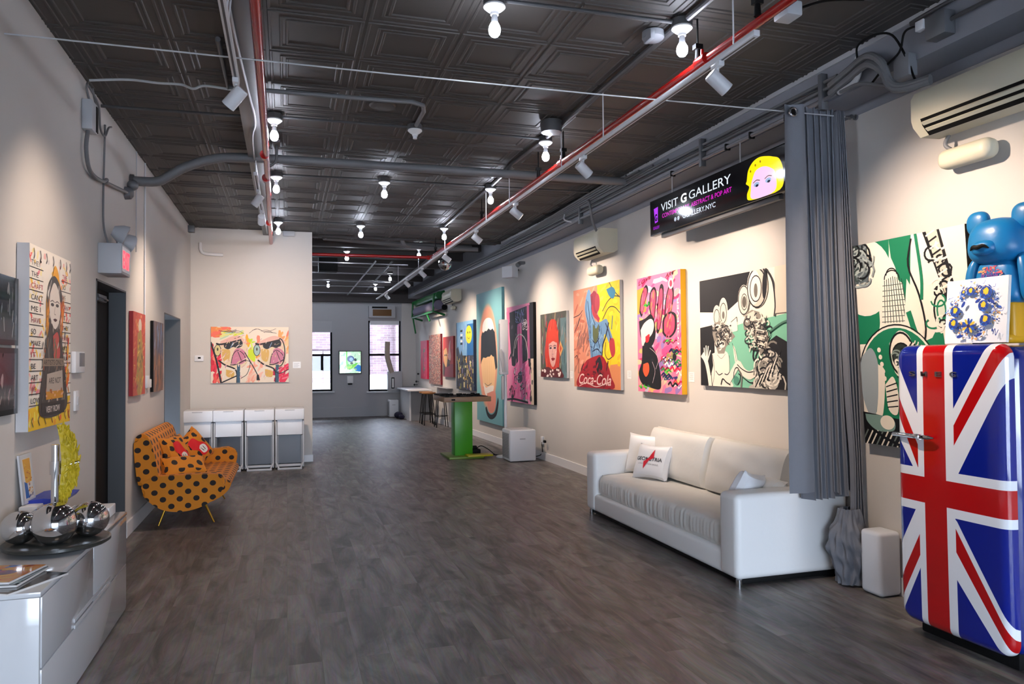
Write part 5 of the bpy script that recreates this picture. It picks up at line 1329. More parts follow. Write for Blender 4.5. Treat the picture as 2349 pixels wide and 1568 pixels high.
def d_camera(a):
    R = random.Random(11)
    a.poly([(0, 0), (.56, 0), (.50, .2), (.30, .33), (.0, .30)], BK); a.poly([(0, .45), (.17, .43), (.17, .75), (.09, 1), (0, 1)], BK)
    a.poly([(.30, .55), (.38, .46), (.52, .43), (.64, .42), (.80, .40), (1, .37), (1, 1), (.12, 1)], TE)
    # left figure
    a.poly([(.14, .70), (.22, .68), (.31, .69), (.335, .80), (.335, .92), (.36, 1), (.11, 1), (.15, .86)], CR, True)
    a.line([(.145, .71), (.165, .86), (.14, 1)], .006, BK); a.line([(.33, .72), (.335, .82), (.33, .9)], .006, BK)
    a.line([(.18, .86), (.215, .895), (.255, .88)], .009, BK); a.line([(.28, .885), (.31, .89), (.335, .865)], .009, BK); a.line([(.20, .71), (.245, .745), (.29, .705)], .005, '#8a8478')
    for p in ([(.03, .71), (.07, .78), (.095, .88), (.115, 1)], ): a.line(p, .055, CR)
    for q in ([(.055, .74), (.045, .645)], [(.07, .74), (.07, .625)], [(.08, .74), (.095, .63)], [(.085, .76), (.12, .67)], [(.05, .76), (.01, .72)]): a.line(q, .017, CR, False)
    a.line([(.10, .78), (.125, .88), (.135, 1)], .008, BK)
    a.ell(.20, .35, .045, .10, '#d8d0c2'); a.ell(.275, .32, .05, .13, '#d8d0c2'); a.ring(.275, .33, .035, .09, .008, BK, 16); a.ring(.20, .36, .03, .07, .008, BK, 14); a.ell(.275, .35, .014, .035, '#6a6660')
    a.poly([(.15, .42), (.24, .40), (.33, .46), (.40, .55), (.34, .60), (.30, .64), (.28, .70), (.21, .70), (.18, .62), (.15, .52)], '#8f897f')
    for b_, n in (((.16, .42, .36, .6), 30), ((.2, .58, .28, .69), 10)): swirls(a, n, b_, [BK, '#2c2c2e', '#d9d2c4', '#f2ebdd'], .012, R, .03)
    a.daub(36, (.17, .44, .36, .62), [BK, '#d8d0c2', '#4a4844'], .045, .014, .5, 1.5, R)
    a.poly([(.36, .42), (.42, .38), (.43, .50), (.37, .51)], CR); a.line([(.36, .42), (.42, .38), (.425, .42)], .006, BK, False)
    # wine glass and hands
    a.poly([(.375, .62), (.40, .66), (.425, .78), (.41, .82), (.39, .74)], CR, True); a.line([(.37, .61), (.40, .70), (.415, .85)], .005, BK)
    a.line([(.33, .93), (.38, .86), (.43, .80), (.48, .86), (.54, .89), (.60, .865)], .07, CR); a.line([(.42, .80), (.47, .84), (.53, .865), (.60, .855)], .009, BK); a.line([(.43, .88), (.49, .92), (.55, .955), (.60, .94)], .010, BK)
    a.ring(.415, .90, .035, .075, .010, BK, 16); a.ell(.405, .94, .028, .04, '#4f8f7a'); a.line([(.43, .84), (.465, .9), (.455, 1)], .018, '#6f6a62'); a.line([(.24, .98), (.26, .93), (.30, .96), (.34, .98)], .012, BK)
    # right figure
    a.poly([(.60, .90), (.63, .80), (.68, .72), (.71, .62), (.80, .56), (.90, .62), (1, .72), (1, 1), (.55, 1)], BK)
    a.poly([(.60, .95), (.64, .82), (.69, .72), (.74, .67), (.81, .72), (.82, .86), (.78, 1), (.54, 1)], '#b9b4aa', True)
    swirls(a, 54, (.62, .68, .82, 1), ['#efe9dc', BK, '#d0cabd', '#26262a', '#8a867e'], .016, R, .075)
    for i in range(9): a.line([(.60+.02*i, .99-.012*i), (.66+.018*i, .90-.018*i), (.74+.012*i, .93-.03*i)], .012, '#f1eadc' if i % 2 else BK)
    a.ell(.50, .24, .06, .135, '#d8d1c4'); a.ell(.635, .145, .10, .175, '#c9c2b4'); a.ring(.50, .24, .055, .125, .010, BK, 20); a.ell(.505, .255, .022, .05, '#5c5850'); a.ring(.505, .255, .03, .07, .007, BK, 16)
    a.ell(.60, .14, .065, .15, '#e8e1d3'); a.ring(.63, .15, .09, .165, .013, BK, 22); a.ring(.62, .155, .055, .11, .010, BK, 18); a.ell(.62, .17, .018, .06, '#6a665e'); a.ell(.705, .13, .022, .12, BK, -.1)
    a.poly([(.52, .36), (.58, .33), (.66, .36), (.70, .50), (.74, .58), (.70, .66), (.66, .72), (.60, .60), (.56, .50), (.50, .50), (.49, .44)], '#8c867c')
    a.poly([(.52, .37), (.60, .34), (.63, .42), (.55, .43)], '#d5cec0'); swirls(a, 46, (.53, .38, .74, .66), [BK, '#2e2e30', '#e9e2d4', '#c9c2b5'], .012, R, .035)
    a.daub(44, (.52, .40, .72, .68), [BK, '#d9d2c4', '#3a3836', '#efe8da'], .05, .014, .3, 1.5, R)
    for i in range(6): a.line([(.62+.004*i, .50+.03*i), (.70, .52+.03*i)], .010, BK if i % 2 else '#ece4d6', False)
    a.line([(.74, .53), (.86, .46), (1, .43)], .016, '#4f7c6a'); a.ring(.735, .545, .018, .03, .008, BK, 12)
    a.rect(.80, 0, 1, .38, '#d9cfbe'); a.line([(.72, 0), (.78, .12), (.80, .30), (.79, .40)], .016, BK); a.line([(.70, .0), (.72, .05)], .02, BK)
right_painting('black, cream and mint painting of two camera headed figures left of the curtain', 6.438, 4.95, 1.335, 2.362, .036, d_camera, 'black', CR)

PK, MG, OR = '#e0508c', '#c92a66', '#f08a2a'
def d_graffiti(a):
    R = random.Random(5)
    a.daub(120, (0, 0, 1, 1), [PK, '#ee8ab0', '#f3a0a0', '#f0b870', MG, '#c8b8d0', '#f5c9a0', '#9a7ab8'], .16, .05, .2, .9, R)
    a.poly([(0, .10), (.25, .08), (.22, .3), (0, .32)], '#f2a23a')
    for p in ([(.05, .30), (.10, .16), (.22, .07), (.28, .12), (.20, .22), (.12, .34)], [(.30, .28), (.32, .15), (.42, .10), (.48, .16), (.44, .32), (.38, .42)],
              [(.46, .48), (.50, .25), (.56, .10), (.64, .12), (.62, .30), (.56, .44), (.50, .50)], [(.64, .40), (.68, .22), (.78, .10), (.86, .16), (.82, .30), (.72, .42)],
              [(.60, .50), (.62, .38), (.76, .33), (.90, .36), (.90, .48), (.78, .54), (.66, .53)]):
        a.poly([(x+.0, y) for x, y in p], '#1c1418', True)
        cx = sum(x for x, y in p)/len(p); cy = sum(y for x, y in p)/len(p)
        a.poly([(cx+(x-cx)*.74, cy+(y-cy)*.84) for x, y in p], '#c4486a', True); a.daub(12, (cx-.05, cy-.08, cx+.05, cy+.08), ['#d86a88', '#a83252', '#e68aa0', '#b0805a'], .06, .02, 1.2, .4, R)
    # generic black and cream brush masses in place of a figure
    a.poly([(.04, .38), (.20, .36), (.34, .33), (.42, .40), (.44, .52), (.36, .60), (.22, .62), (.08, .52)], '#161416', True)
    a.poly([(.08, .46), (.18, .40), (.34, .37), (.41, .42), (.36, .50), (.20, .56), (.12, .60)], '#ece4d8', True)
    a.poly([(.20, .52), (.30, .50), (.28, .56), (.21, .57)], '#d21c2c', True)
    a.poly([(.12, .60), (.30, .59), (.44, .66), (.52, .78), (.56, .90), (.52, .97), (.30, .96), (.10, .93), (.02, .84), (.10, .74)], '#141316', True)
    a.poly([(.14, .76), (.26, .75), (.28, .82), (.20, .87), (.13, .82)], '#f2592e', True)
    for q in ([(.30, .62), (.42, .66), (.50, .72), (.44, .80)], [(.36, .74), (.42, .82), (.36, .92)]): a.line(q, .004, '#d8c0c4')
    a.ell(.80, .10, .055, .045, '#efe6e0'); a.ell(.80, .10, .03, .028, '#b03a5a')
    for i in range(26):
        x, y = R.uniform(.5, .9), R.uniform(.55, .96); c = R.choice(['#8a1030', '#1a1a50', '#d02048', '#f0e8ea', '#141418', '#2a8a3a', '#c42a6a'])
        a.line([(x, y), (x+.05, y-.02), (x+.09, y+.012), (x+.15, y-.012), (x+.2, y+.005)], R.uniform(.006, .018), c)
    a.text('Love', .62, .89, .035, '#24307a', .02, .30, .05, .3); a.text('LOVE', .04, .065, .03, '#8a1838', .02, .34, .18, .3); a.text('ART', .68, .045, .03, '#8a1838', .02, .22, .1, .3)
    for x, y in ((.24, .24), (.74, .56), (.72, .82), (.10, .955), (.20, .96)): a.daub(7, (x-.06, y-.015, x+.08, y+.015), ['#2fa83c', '#7ad04a', '#1c7a30'], .05, .014, 0, .6, R)
    a.daub(8, (.70, .62, .86, .72), ['#b09a5a', '#8f8a60'], .05, .03, 0, .8, R); a.ell(.86, .70, .04, .03, '#18161a')
    a.text('FOREVER', .965, .60, .030, '#efe0e6', .02, .5, PI/2)
right_painting('tall narrow pink graffiti painting with a yellow side edge', 7.755, 6.765, 1.228, 2.525, .06, d_graffiti, mat('yellow_canvas_edge', '#f0b41a', .6), '#e87aa0')

def d_skirt(a):
    R = random.Random(21)
    a.poly([(0, 0), (.62, 0), (.50, .3), (.60, .6), (.30, .7), (.1, 1), (0, 1)], '#cf8468'); a.poly([(.55, 0), (1, 0), (1, .78), (.70, .80), (.58, .5)], '#f0cf10')
    a.poly([(.70, .78), (1, .76), (1, 1), (.8, 1)], '#d98a58')
    a.daub(60, (0, 0, .5, 1), ['#c4745c', '#d99a80', '#b0604c', '#a8705a', '#dca58c'], .12, .035, .3, .8, R); a.daub(40, (.62, 0, 1, .78), ['#f4dc28', '#e8c20a', '#f0d84a', '#e0b414'], .12, .04, .2, .9, R)
    a.daub(26, (.05, .32, .38, .62), ['#8a5a50', '#9c6a5c', '#77504a'], .16, .03, 1.1, .4, R)
    # generic dancer: blue upper half, wide red skirt
    a.poly([(.30, .10), (.36, .02), (.42, .08), (.44, .24), (.50, .34), (.60, .36), (.74, .34), (.80, .44), (.86, .54), (.80, .58), (.70, .48), (.66, .62), (.60, .72), (.42, .74), (.38, .60), (.34, .40), (.27, .22)], '#6a93ba', True)
    a.poly([(.40, .08), (.50, .05), (.56, .12), (.56, .24), (.50, .30), (.43, .22)], '#8a2c3e', True); a.ell(.55, .17, .055, .09, '#a03848'); a.line([(.44, .2), (.47, .27), (.54, .31), (.58, .34)], .05, '#a83440')
    a.line([(.31, .12), (.30, .24), (.36, .38), (.40, .56), (.44, .72)], .010, '#1c2038'); a.line([(.44, .1), (.42, .26), (.50, .38)], .010, '#1c2038'); a.line([(.78, .38), (.72, .50), (.66, .58), (.64, .68)], .022, '#1c2038')
    a.daub(26, (.36, .36, .66, .70), ['#86aed0', '#4f7aa8', '#20284a', '#5c8ab4'], .05, .014, .9, 1.2, R)
    a.poly([(.80, .52), (.88, .54), (.90, .66), (.84, .70), (.79, .60)], '#b8323c', True)
    a.poly([(.42, .70), (.62, .68), (.74, .76), (.82, .88), (.84, 1), (.10, 1), (.14, .86), (.28, .74)], '#a01420', True)
    a.poly([(.50, .74), (.60, .70), (.66, .86), (.58, .88), (.52, .82)], '#20141c', True); a.daub(30, (.18, .76, .78, 1), ['#8a0f1c', '#b81c2a', '#781020', '#5a0c18'], .1, .03, .5, .8, R)
    for q in ([(.34, .14), (.38, .3), (.40, .46)], [(.48, .38), (.52, .5), (.46, .62)], [(.60, .40), (.56, .52), (.60, .62)], [(.72, .38), (.78, .46), (.82, .54)], [(.42, .52), (.50, .56), (.58, .52)], [(.44, .64), (.54, .62), (.62, .66)]): a.line(q, .013, '#1c2646')
    a.poly([(.45, .37), (.52, .42), (.58, .38), (.56, .50), (.50, .56), (.45, .50)], '#5a6440', True); a.daub(14, (.38, .34, .66, .68), ['#9cc0dc', '#4f7aa8', '#86aed0'], .05, .012, 1.2, .8, R)
    for q in ([(.66, .26), (.76, .18), (.88, .14), (1, .15)], [(.66, .34), (.78, .24), (.90, .24), (1, .30)], [(.80, 0), (.88, .08), (1, .16)], [(.72, .56), (.70, .66), (.76, .72), (.84, .70)], [(0, .28), (.14, .26), (.22, .22)], [(.02, .44), (.10, .36), (.20, .26)], [(.02, .70), (.08, .68), (.12, .76), (.10, .86)]): a.line(q, .009, '#1c2430')
    a.poly([(.74, .06), (.86, .05), (.92, .10), (.88, .16), (.80, .13)], '#2f7ea6', True); a.line([(.86, .32), (.84, .44)], .016, '#2f6e8a')
    a.text('Coca-Cola', .12, .965, .105, '#e8c8c0', .008, .70, 0, .35)
    a.line([(.13, .99), (.30, .955), (.52, .985), (.80, .93)], .008, '#e8c8c0')
right_painting('painting with a red skirt and blue upper half on yellow and salmon', 9.80, 8.27, 1.218, 2.575, .036, d_skirt, 'canvas', '#d89070')

def d_redhair(a):
    R = random.Random(31)
    a.daub(90, (0, 0, 1, 1), ['#3c4a3a', '#5a6a4a', '#6a4a4a', '#2f3a38', '#8a7a5a', '#7a5a64', '#4a5a5a', '#94a08a'], .28, .05, 1.45, .3, R)
    a.poly([(.78, .1), (1, .1), (1, 1), (.82, 1)], '#5d7a80'); a.daub(20, (.80, .2, 1, 1), ['#6a8a8c', '#8a8a8a', '#3f5a60', '#96785a'], .2, .04, 1.4, .3, R)
    a.poly([(.18, .62), (.22, .42), (.34, .16), (.48, .10), (.62, .14), (.70, .34), (.74, .60), (.72, .84), (.60, .90), (.30, .90), (.20, .78)], '#c2301c', True)
    a.daub(50, (.24, .14, .70, .86), ['#d8401f', '#b02416', '#e05a30', '#c8381c'], .16, .028, 1.4, .25, R)
    a.poly([(.34, .44), (.50, .42), (.64, .45), (.64, .62), (.58, .78), (.49, .84), (.40, .78), (.34, .62)], '#d8a49a', True)
    a.poly([(.32, .30), (.50, .24), (.66, .30), (.66, .46), (.50, .44), (.33, .47)], '#cf3c1e', True)
    a.daub(22, (.36, .48, .62, .78), ['#e0b4ac', '#c88a84', '#e8c4bc', '#b87a7a'], .07, .02, 1.3, .5, R)
    for x in (.41, .57): a.ell(x, .545, .05, .016, '#5a5060'); a.ell(x, .545, .018, .016, '#16161c'); a.line([(x-.06, .52), (x, .505), (x+.06, .52)], .010, '#4a2a2c')
    a.line([(.49, .55), (.47, .63), (.51, .645)], .010, '#9a6a68'); a.poly([(.42, .71), (.49, .695), (.57, .71), (.49, .745)], '#8a1a1c', True)
    a.poly([(.05, .88), (.30, .84), (.50, .88), (.70, .84), (.82, .90), (.84, 1), (.02, 1)], '#5a1a1c', True)
    for i in range(20): a.ell(R.uniform(.08, .80), R.uniform(.88, .99), .03, .018, '#f0e2da')
    a.poly([(.78, .44), (.88, .56), (.78, .68), (.72, .56)], '#d9a060'); a.poly([(.78, .50), (.83, .56), (.78, .62), (.75, .56)], '#c4452a')
right_painting('small portrait of a woman with long red hair', 11.195, 10.095, 1.328, 2.318, .035, d_redhair, 'canvas', '#4a4a40')

def d_pink(a):
    R = random.Random(41)
    a.poly([(.10, .06), (.9, .02), (.92, .62), (.55, .66), (.2, .62), (.12, .3)], '#1c181e'); a.daub(60, (.12, .04, .9, .55), ['#17141a', '#2a2630', '#3a3a4c', '#5a4a5a', '#101014'], .1, .03, .4, .9, R)
    a.poly([(.42, .20), (.58, .18), (.62, .60), (.82, .56), (.88, .95), (.16, 1), (.22, .66), (.44, .58)], '#ea6fa6')
    a.poly([(.78, .02), (.86, .02), (.88, .55), (.80, .55)], '#b85a88'); a.rect(.88, 0, 1, .55, '#1a1618'); a.rect(.90, .55, 1, 1, '#d8c4ae'); a.daub(14, (.86, .5, .98, 1), ['#1a1618', '#3a2a2c', '#d8b8a0'], .06, .03, 1.4, .4, R)
    a.daub(50, (.2, .58, .86, .98), ['#f08ab8', '#e05a96', '#f4a8c8', '#d84a88'], .08, .02, 1.2, .8, R)
    a.daub(46, (.36, .06, .66, .22), ['#7a8ab8', '#5a6a9a', '#a8b4d0', '#3c3c6a', '#8a6aa8'], .07, .010, .8, 1.6, R)
    for q in ([(.26, .52), (.34, .36), (.52, .30), (.72, .36), (.80, .50), (.78, .60)], [(.34, .44), (.40, .36), (.46, .34)]): a.line(q, .014, '#d9ccc8')
    a.line([(.50, .22), (.51, .5), (.52, .72)], .012, '#5a2a48'); a.poly([(.44, .70), (.55, .68), (.60, .76), (.50, .80), (.44, .77)], '#33263a', True)
    swirls(a, 26, (.30, .66, .66, .86), ['#2a2230', '#7a9aa8', '#1a161c', '#c8d0d8'], .008, R, .03); swirls(a, 12, (.62, .14, .78, .24), ['#e8e0e4', '#c8c0c8'], .008, R, .03)
    a.daub(24, (.56, .80, .80, .98), ['#1c1a20', '#8ab4b0', '#3c3a44', '#c0d0cc'], .05, .014, .4, 1.2, R); a.daub(16, (.1, .84, .3, .98), ['#1a161c', '#8a2a4a', '#2a2026'], .07, .03, .8, .8, R)
    a.line([(0, .985), (.3, .97), (.8, .985)], .02, '#1a1418'); a.poly([(0, .05), (.12, .04), (.14, .16), (.02, .2)], '#e67aa8')
right_painting('dark and hot pink abstract painting with a broken black edge', 12.895, 11.49, .86, 2.55, .05, d_pink, 'black', '#e68ab0')

def d_oval(a):
    a.poly([(.0, 0), (1, 0), (1, 1), (0, 1)], '#6fa6ae')
    for i in range(9): a.ell(.46, .50, .40-.010*i, .415-.008*i, ['#7aa8aa', '#96a8a0', '#b0a898', '#c4a48e', '#d4a088', '#dc9c80', '#e09a7c', '#e09a7c', '#e09a7c'][i], 0, 36)
    a.poly([(.24, .30), (.28, .24), (.42, .205), (.62, .22), (.72, .30), (.60, .31), (.44, .30), (.34, .315)], '#f4f0ea', True)
    a.poly([(.17, .56), (.20, .34), (.24, .31), (.30, .315), (.36, .30), (.42, .305), (.50, .285), (.58, .30), (.66, .29), (.74, .32), (.78, .42), (.82, .58), (.76, .60), (.70, .50), (.66, .50), (.60, .485), (.54, .50), (.46, .50), (.38, .51), (.28, .505), (.22, .53)], '#232527')
    a.poly([(.19, .56), (.22, .53), (.28, .505), (.38, .51), (.46, .50), (.54, .50), (.60, .485), (.66, .50), (.70, .50), (.76, .60), (.70, .74), (.46, .73), (.26, .73)], '#efc48e')
    for x in (.26, .34, .43, .52, .61, .68): a.line([(x, .53), (x+.01, .62), (x, .71)], .006, '#e2b27a')
    a.poly([(.28, .70), (.38, .735), (.50, .725), (.66, .715), (.68, .74), (.62, .79), (.54, .775), (.46, .80), (.38, .795), (.32, .765)], '#efe4d8', True); a.line([(.34, .705), (.46, .72), (.60, .70)], .007, '#8a7058')
    a.poly([(.40, .88), (.46, .92), (.58, .935), (.72, .91), (.80, .84), (.84, .80), (.86, .84), (.78, .93), (.60, .97), (.44, .955), (.36, .90)], '#1f1c1e', True)
    a.poly([(.42, .78), (.74, .76), (.74, .88), (.60, .925), (.46, .90)], '#d88a76', True)
right_painting('very tall pale blue painting of a long oval face', 14.92, 13.18, .372, 2.965, .05, d_oval, mat('pale_blue_canvas_edge', '#5f9ba5', .6), '#6fa6ae')

def d_city(a):
    R = random.Random(51)
    a.rect(0, 0, 1, .55, '#7fb2dc'); a.rect(.62, .05, 1, .55, '#1a66a8'); a.rect(0, .5, 1, 1, '#26242c')
    a.daub(30, (0, 0, .6, .5), ['#8fc0e4', '#6a9ed0', '#a8c4e8', '#8a9cd8'], .14, .04, 1.2, .5, R)
    a.ell(.72, .20, .17, .13, '#f4dc1a'); a.ell(.67, .17, .022, .018, '#2a2408'); a.ell(.78, .17, .022, .018, '#2a2408'); a.ring(.72, .21, .08, .05, .008, '#2a2408', 10, 200, 340)
    for y, c in ((.12, '#16202c'), (.18, '#f4f4f4'), (.22, '#16202c'), (.27, '#ffffff'), (.31, '#16202c')): a.rect(.24, y, .36, y+.03, c)
    a.poly([(0, .40), (.1, .36), (.22, .5), (.3, .42), (.42, .56), (.6, .52), (.8, .5), (1, .52), (1, .7), (0, .7)], '#3a4048')
    for i in range(90):
        x, y = R.random(), R.uniform(.5, .98); w = R.uniform(.02, .07); c = R.choice(['#c8b464', '#8a7a3a', '#5a5a8a', '#16161c', '#e8dca0', '#7a6a8a', '#9aa04a', '#3a3a44', '#d9a84a'])
        a.rect(x, y, x+w, y+R.uniform(.02, .10), c)
    a.rect(0, 0, .03, 1, '#2a4a6a'); a.rect(.965, 0, 1, 1, '#0e2a4a')
right_painting('blue city painting with a round yellow smiling sun', 16.63, 15.12, .955, 2.46, .05, d_city, mat('dark_blue_canvas_edge', '#0f2848', .5), '#6a9ed0')
def d_red3(a):
    R = random.Random(61)
    a.rect(0, .68, 1, 1, '#8a2c38'); a.poly([(0, .02), (1, 0), (1, .3), (.5, .34), (0, .3)], '#c4382c'); a.poly([(.08, .34), (.36, .28), (.46, .5), (.36, .74), (.2, .72), (.08, .55)], '#e0b070', True)
    a.poly([(.5, .5), (.62, .2), (.74, .1), (.72, .3), (.8, .5), (.66, .62)], '#d8a498', True); a.poly([(.0, .6), (.24, .76), (.14, .98), (0, .95)], '#3a201c'); a.poly([(.45, .55), (.72, .6), (.66, .72), (.4, .76)], '#33181a')
    a.daub(16, (.1, .36, .8, .7), ['#f2dcb8', '#7a2c20', '#e8c060', '#b8402c'], .07, .02, .9, 1, R); a.ell(.2, .46, .05, .025, '#2a1410'); a.ell(.34, .46, .05, .025, '#2a1410')
right_painting('dark red painting with a pale face, third from the rear corner', 18.0, 16.95, 1.205, 2.175, .05, d_red3, mat('maroon_edge', '#5a1018', .6), '#b03028')
def d_pattern(a):
    R = random.Random(71)
    for i in range(26):
        for j in range(44): a.face([((i+dx)/26*a.w, (j+dy)/44*a.h) for dx, dy in ((.1, .1), (.9, .2), (.8, .9), (.2, .8))], R.choice(['#c87a5a', '#a83c34', '#d8a080', '#4a4a44', '#7a6a5a', '#e0c0a8', '#6a2420', '#8a8a80', '#b85a44']))
    a.nxt()
right_painting('tall painting filled with a tiny red and brown pattern', 19.65, 18.27, .99, 2.276, .05, d_pattern, mat('crimson_edge', '#7a0f28', .6), '#7a5a50')
def d_crimson(a):
    a.daub(40, (0, 0, 1, 1), ['#d4154a', '#e02458', '#c01242', '#e84a68'], .2, .06, 1.2, .8, random.Random(81))
    a.line([(.5, .22), (.42, .34), (.5, .46), (.42, .58), (.5, .72), (.46, .84)], .05, '#5a5a44'); a.ell(.55, .26, .10, .05, '#6a7a52'); a.ell(.5, .74, .12, .06, '#6a6a58'); a.daub(10, (.3, .2, .7, .8), ['#7a8a60', '#3a3a34', '#c8a080'], .06, .02, .8, 1, random.Random(2))
right_painting('crimson painting with a small green motif, nearest the rear corner', 20.76, 19.90, 1.097, 2.155, .05, d_crimson, mat('crimson_edge_bright', '#b81040', .6), '#d4154a')

def d_tower(a):
    R = random.Random(91); G = '#167a55'; DK = '#101216'
    a.rect(0, .0, .56, .50, G); a.ell(.10, .17, .27, .19, CR, 0, 30)
    # spire building
    a.poly([(.22, .40), (.22, .32), (.26, .30), (.27, .22), (.30, .20), (.32, .14), (.345, .09), (.355, .02), (.365, .09), (.40, .14), (.42, .20), (.46, .22), (.47, .32), (.52, .36), (.52, .42), (.20, .46)], CR)
    for i in range(9): a.line([(.29+.02*i, .18+.004*abs(i-4)), (.27+.028*i, .40)], .004, '#2a3a34', False)
    for j in range(8): a.line([(.27-.004*j, .22+.025*j), (.46+.006*j, .22+.025*j)], .0035, '#4a5a52', False)
    a.poly([(.355, .0), (.36, .08), (.352, .08)], '#d8d0c0'); a.ring(.36, .17, .05, .03, .006, DK, 10, 0, 180); a.ring(.36, .19, .07, .04, .006, DK, 10, 0, 180)
    # cream diagonal shapes at the right
    a.poly([(.56, 0), (1, 0), (1, .48), (.78, .62), (.60, .58), (.50, .40)], CR)
    a.poly([(.66, 0), (.80, 0), (.97, .45), (.90, .46)], DK); a.poly([(.69, 0), (.78, 0), (.88, .30), (.82, .30)], '#cfc8b8')
    swirls(a, 22, (.70, .04, .90, .40), [DK, '#efe8da', DK], .010, R, .03)
    for i in range(12): a.line([(.69+.014*i, .03*i+.02), (.76+.014*i, .03*i+.0)], .008, DK if i % 2 else '#efe8da', False)
    a.poly([(.50, .20), (.58, .30), (.62, .44), (.58, .52), (.50, .50), (.46, .40)], CR, True); a.line([(.56, .02), (.52, .14), (.60, .28), (.64, .44), (.58, .53), (.48, .46)], .010, DK); a.line([(.60, .0), (.63, .2), (.62, .30)], .016, G)
    a.line([(.50, .36), (.56, .47), (.66, .52), (.74, .46)], .030, G); a.ell(.78, .36, .065, .08, '#cfd8c8'); a.ring(.78, .36, .06, .075, .009, DK, 18); a.ring(.78, .36, .035, .045, .008, G, 14); swirls(a, 12, (.70, .24, .88, .44), [G, DK, '#efe8da'], .008, R, .03)
    a.poly([(.60, .50), (.78, .46), (.80, .56), (.66, .60)], G)
    # big round with a face wearing goggles
    a.ell(.36, .66, .36, .24, G, 0, 40); a.ring(.36, .66, .36, .24, .010, CR, 40); a.ring(.36, .66, .375, .25, .006, DK, 40)
    a.poly([(.30, .50), (.40, .44), (.50, .48), (.52, .60), (.44, .66), (.34, .64)], CR, True); a.ring(.41, .55, .11, .10, .010, DK, 24); a.ell(.41, .56, .085, .06, '#2c3634'); a.ring(.41, .56, .085, .06, .008, DK, 20); swirls(a, 16, (.35, .52, .47, .60), ['#efe8da', DK, '#8a9a90'], .007, R, .02)
    a.poly([(.36, .63), (.48, .63), (.50, .68), (.40, .70)], '#d8d0c0'); a.line([(.36, .66), (.43, .675), (.50, .65)], .006, DK)
    a.poly([(.02, .56), (.12, .52), (.18, .60), (.16, .76), (.10, .88), (.02, .80), (-.02, .66)], '#9aa6ac', True); a.poly([(.18, .60), (.24, .64), (.20, .84), (.12, .90), (.16, .76)], CR, True)
    for i in range(16):
        t = i/15; x, y = .50+.20*t, .50+.20*t*t; a.line([(x, y), (x-.07+.02*t, y+.05)], .012, DK if i % 2 else CR, False)
        a.line([(x+.03, y-.01), (x-.02, y+.07)], .006, CR if i % 2 else G, False)
    for i in range(5): a.ell(.20+.01*i, .53+.035*i, .018, .012, CR)
    a.poly([(.24, .70), (.32, .66), (.36, .74), (.34, .84), (.26, .82)], CR, True)
    for i in range(5): a.line([(.25, .71+.025*i), (.35, .69+.028*i)], .006, DK)
    a.rect(0, 0, .14, .19, '#5a6468'); swirls(a, 26, (-.02, .0, .12, .18), [DK, '#8a9494', '#3a4644', '#aab4b0'], .010, R, .05)
    # bridge at the foot
    a.poly([(0, .90), (1, .86), (1, 1), (0, 1)], CR); a.poly([(0, .84), (.30, .86), (.62, .88), (1, .86), (1, 1.0), (0, 1)], DK)
    a.poly([(.02, .85), (.28, .86), (.30, .92), (.14, .93), (.04, .89)], '#7a9a92', True); a.ell(.24, .885, .07, .035, CR)
    for i in range(26):
        x = .04+.05*i; a.line([(x, .93), (x-.07, 1)], .008, CR if i % 3 else '#6a7470', False)
    a.line([(.02, .90), (.2, .96), (.4, 1)], .014, DK, False)
right_painting('green, cream and black skyline painting behind the fridge', 4.262, 3.37, 1.0, 2.385, .045, d_tower, 'black', CR, tilt=.055)

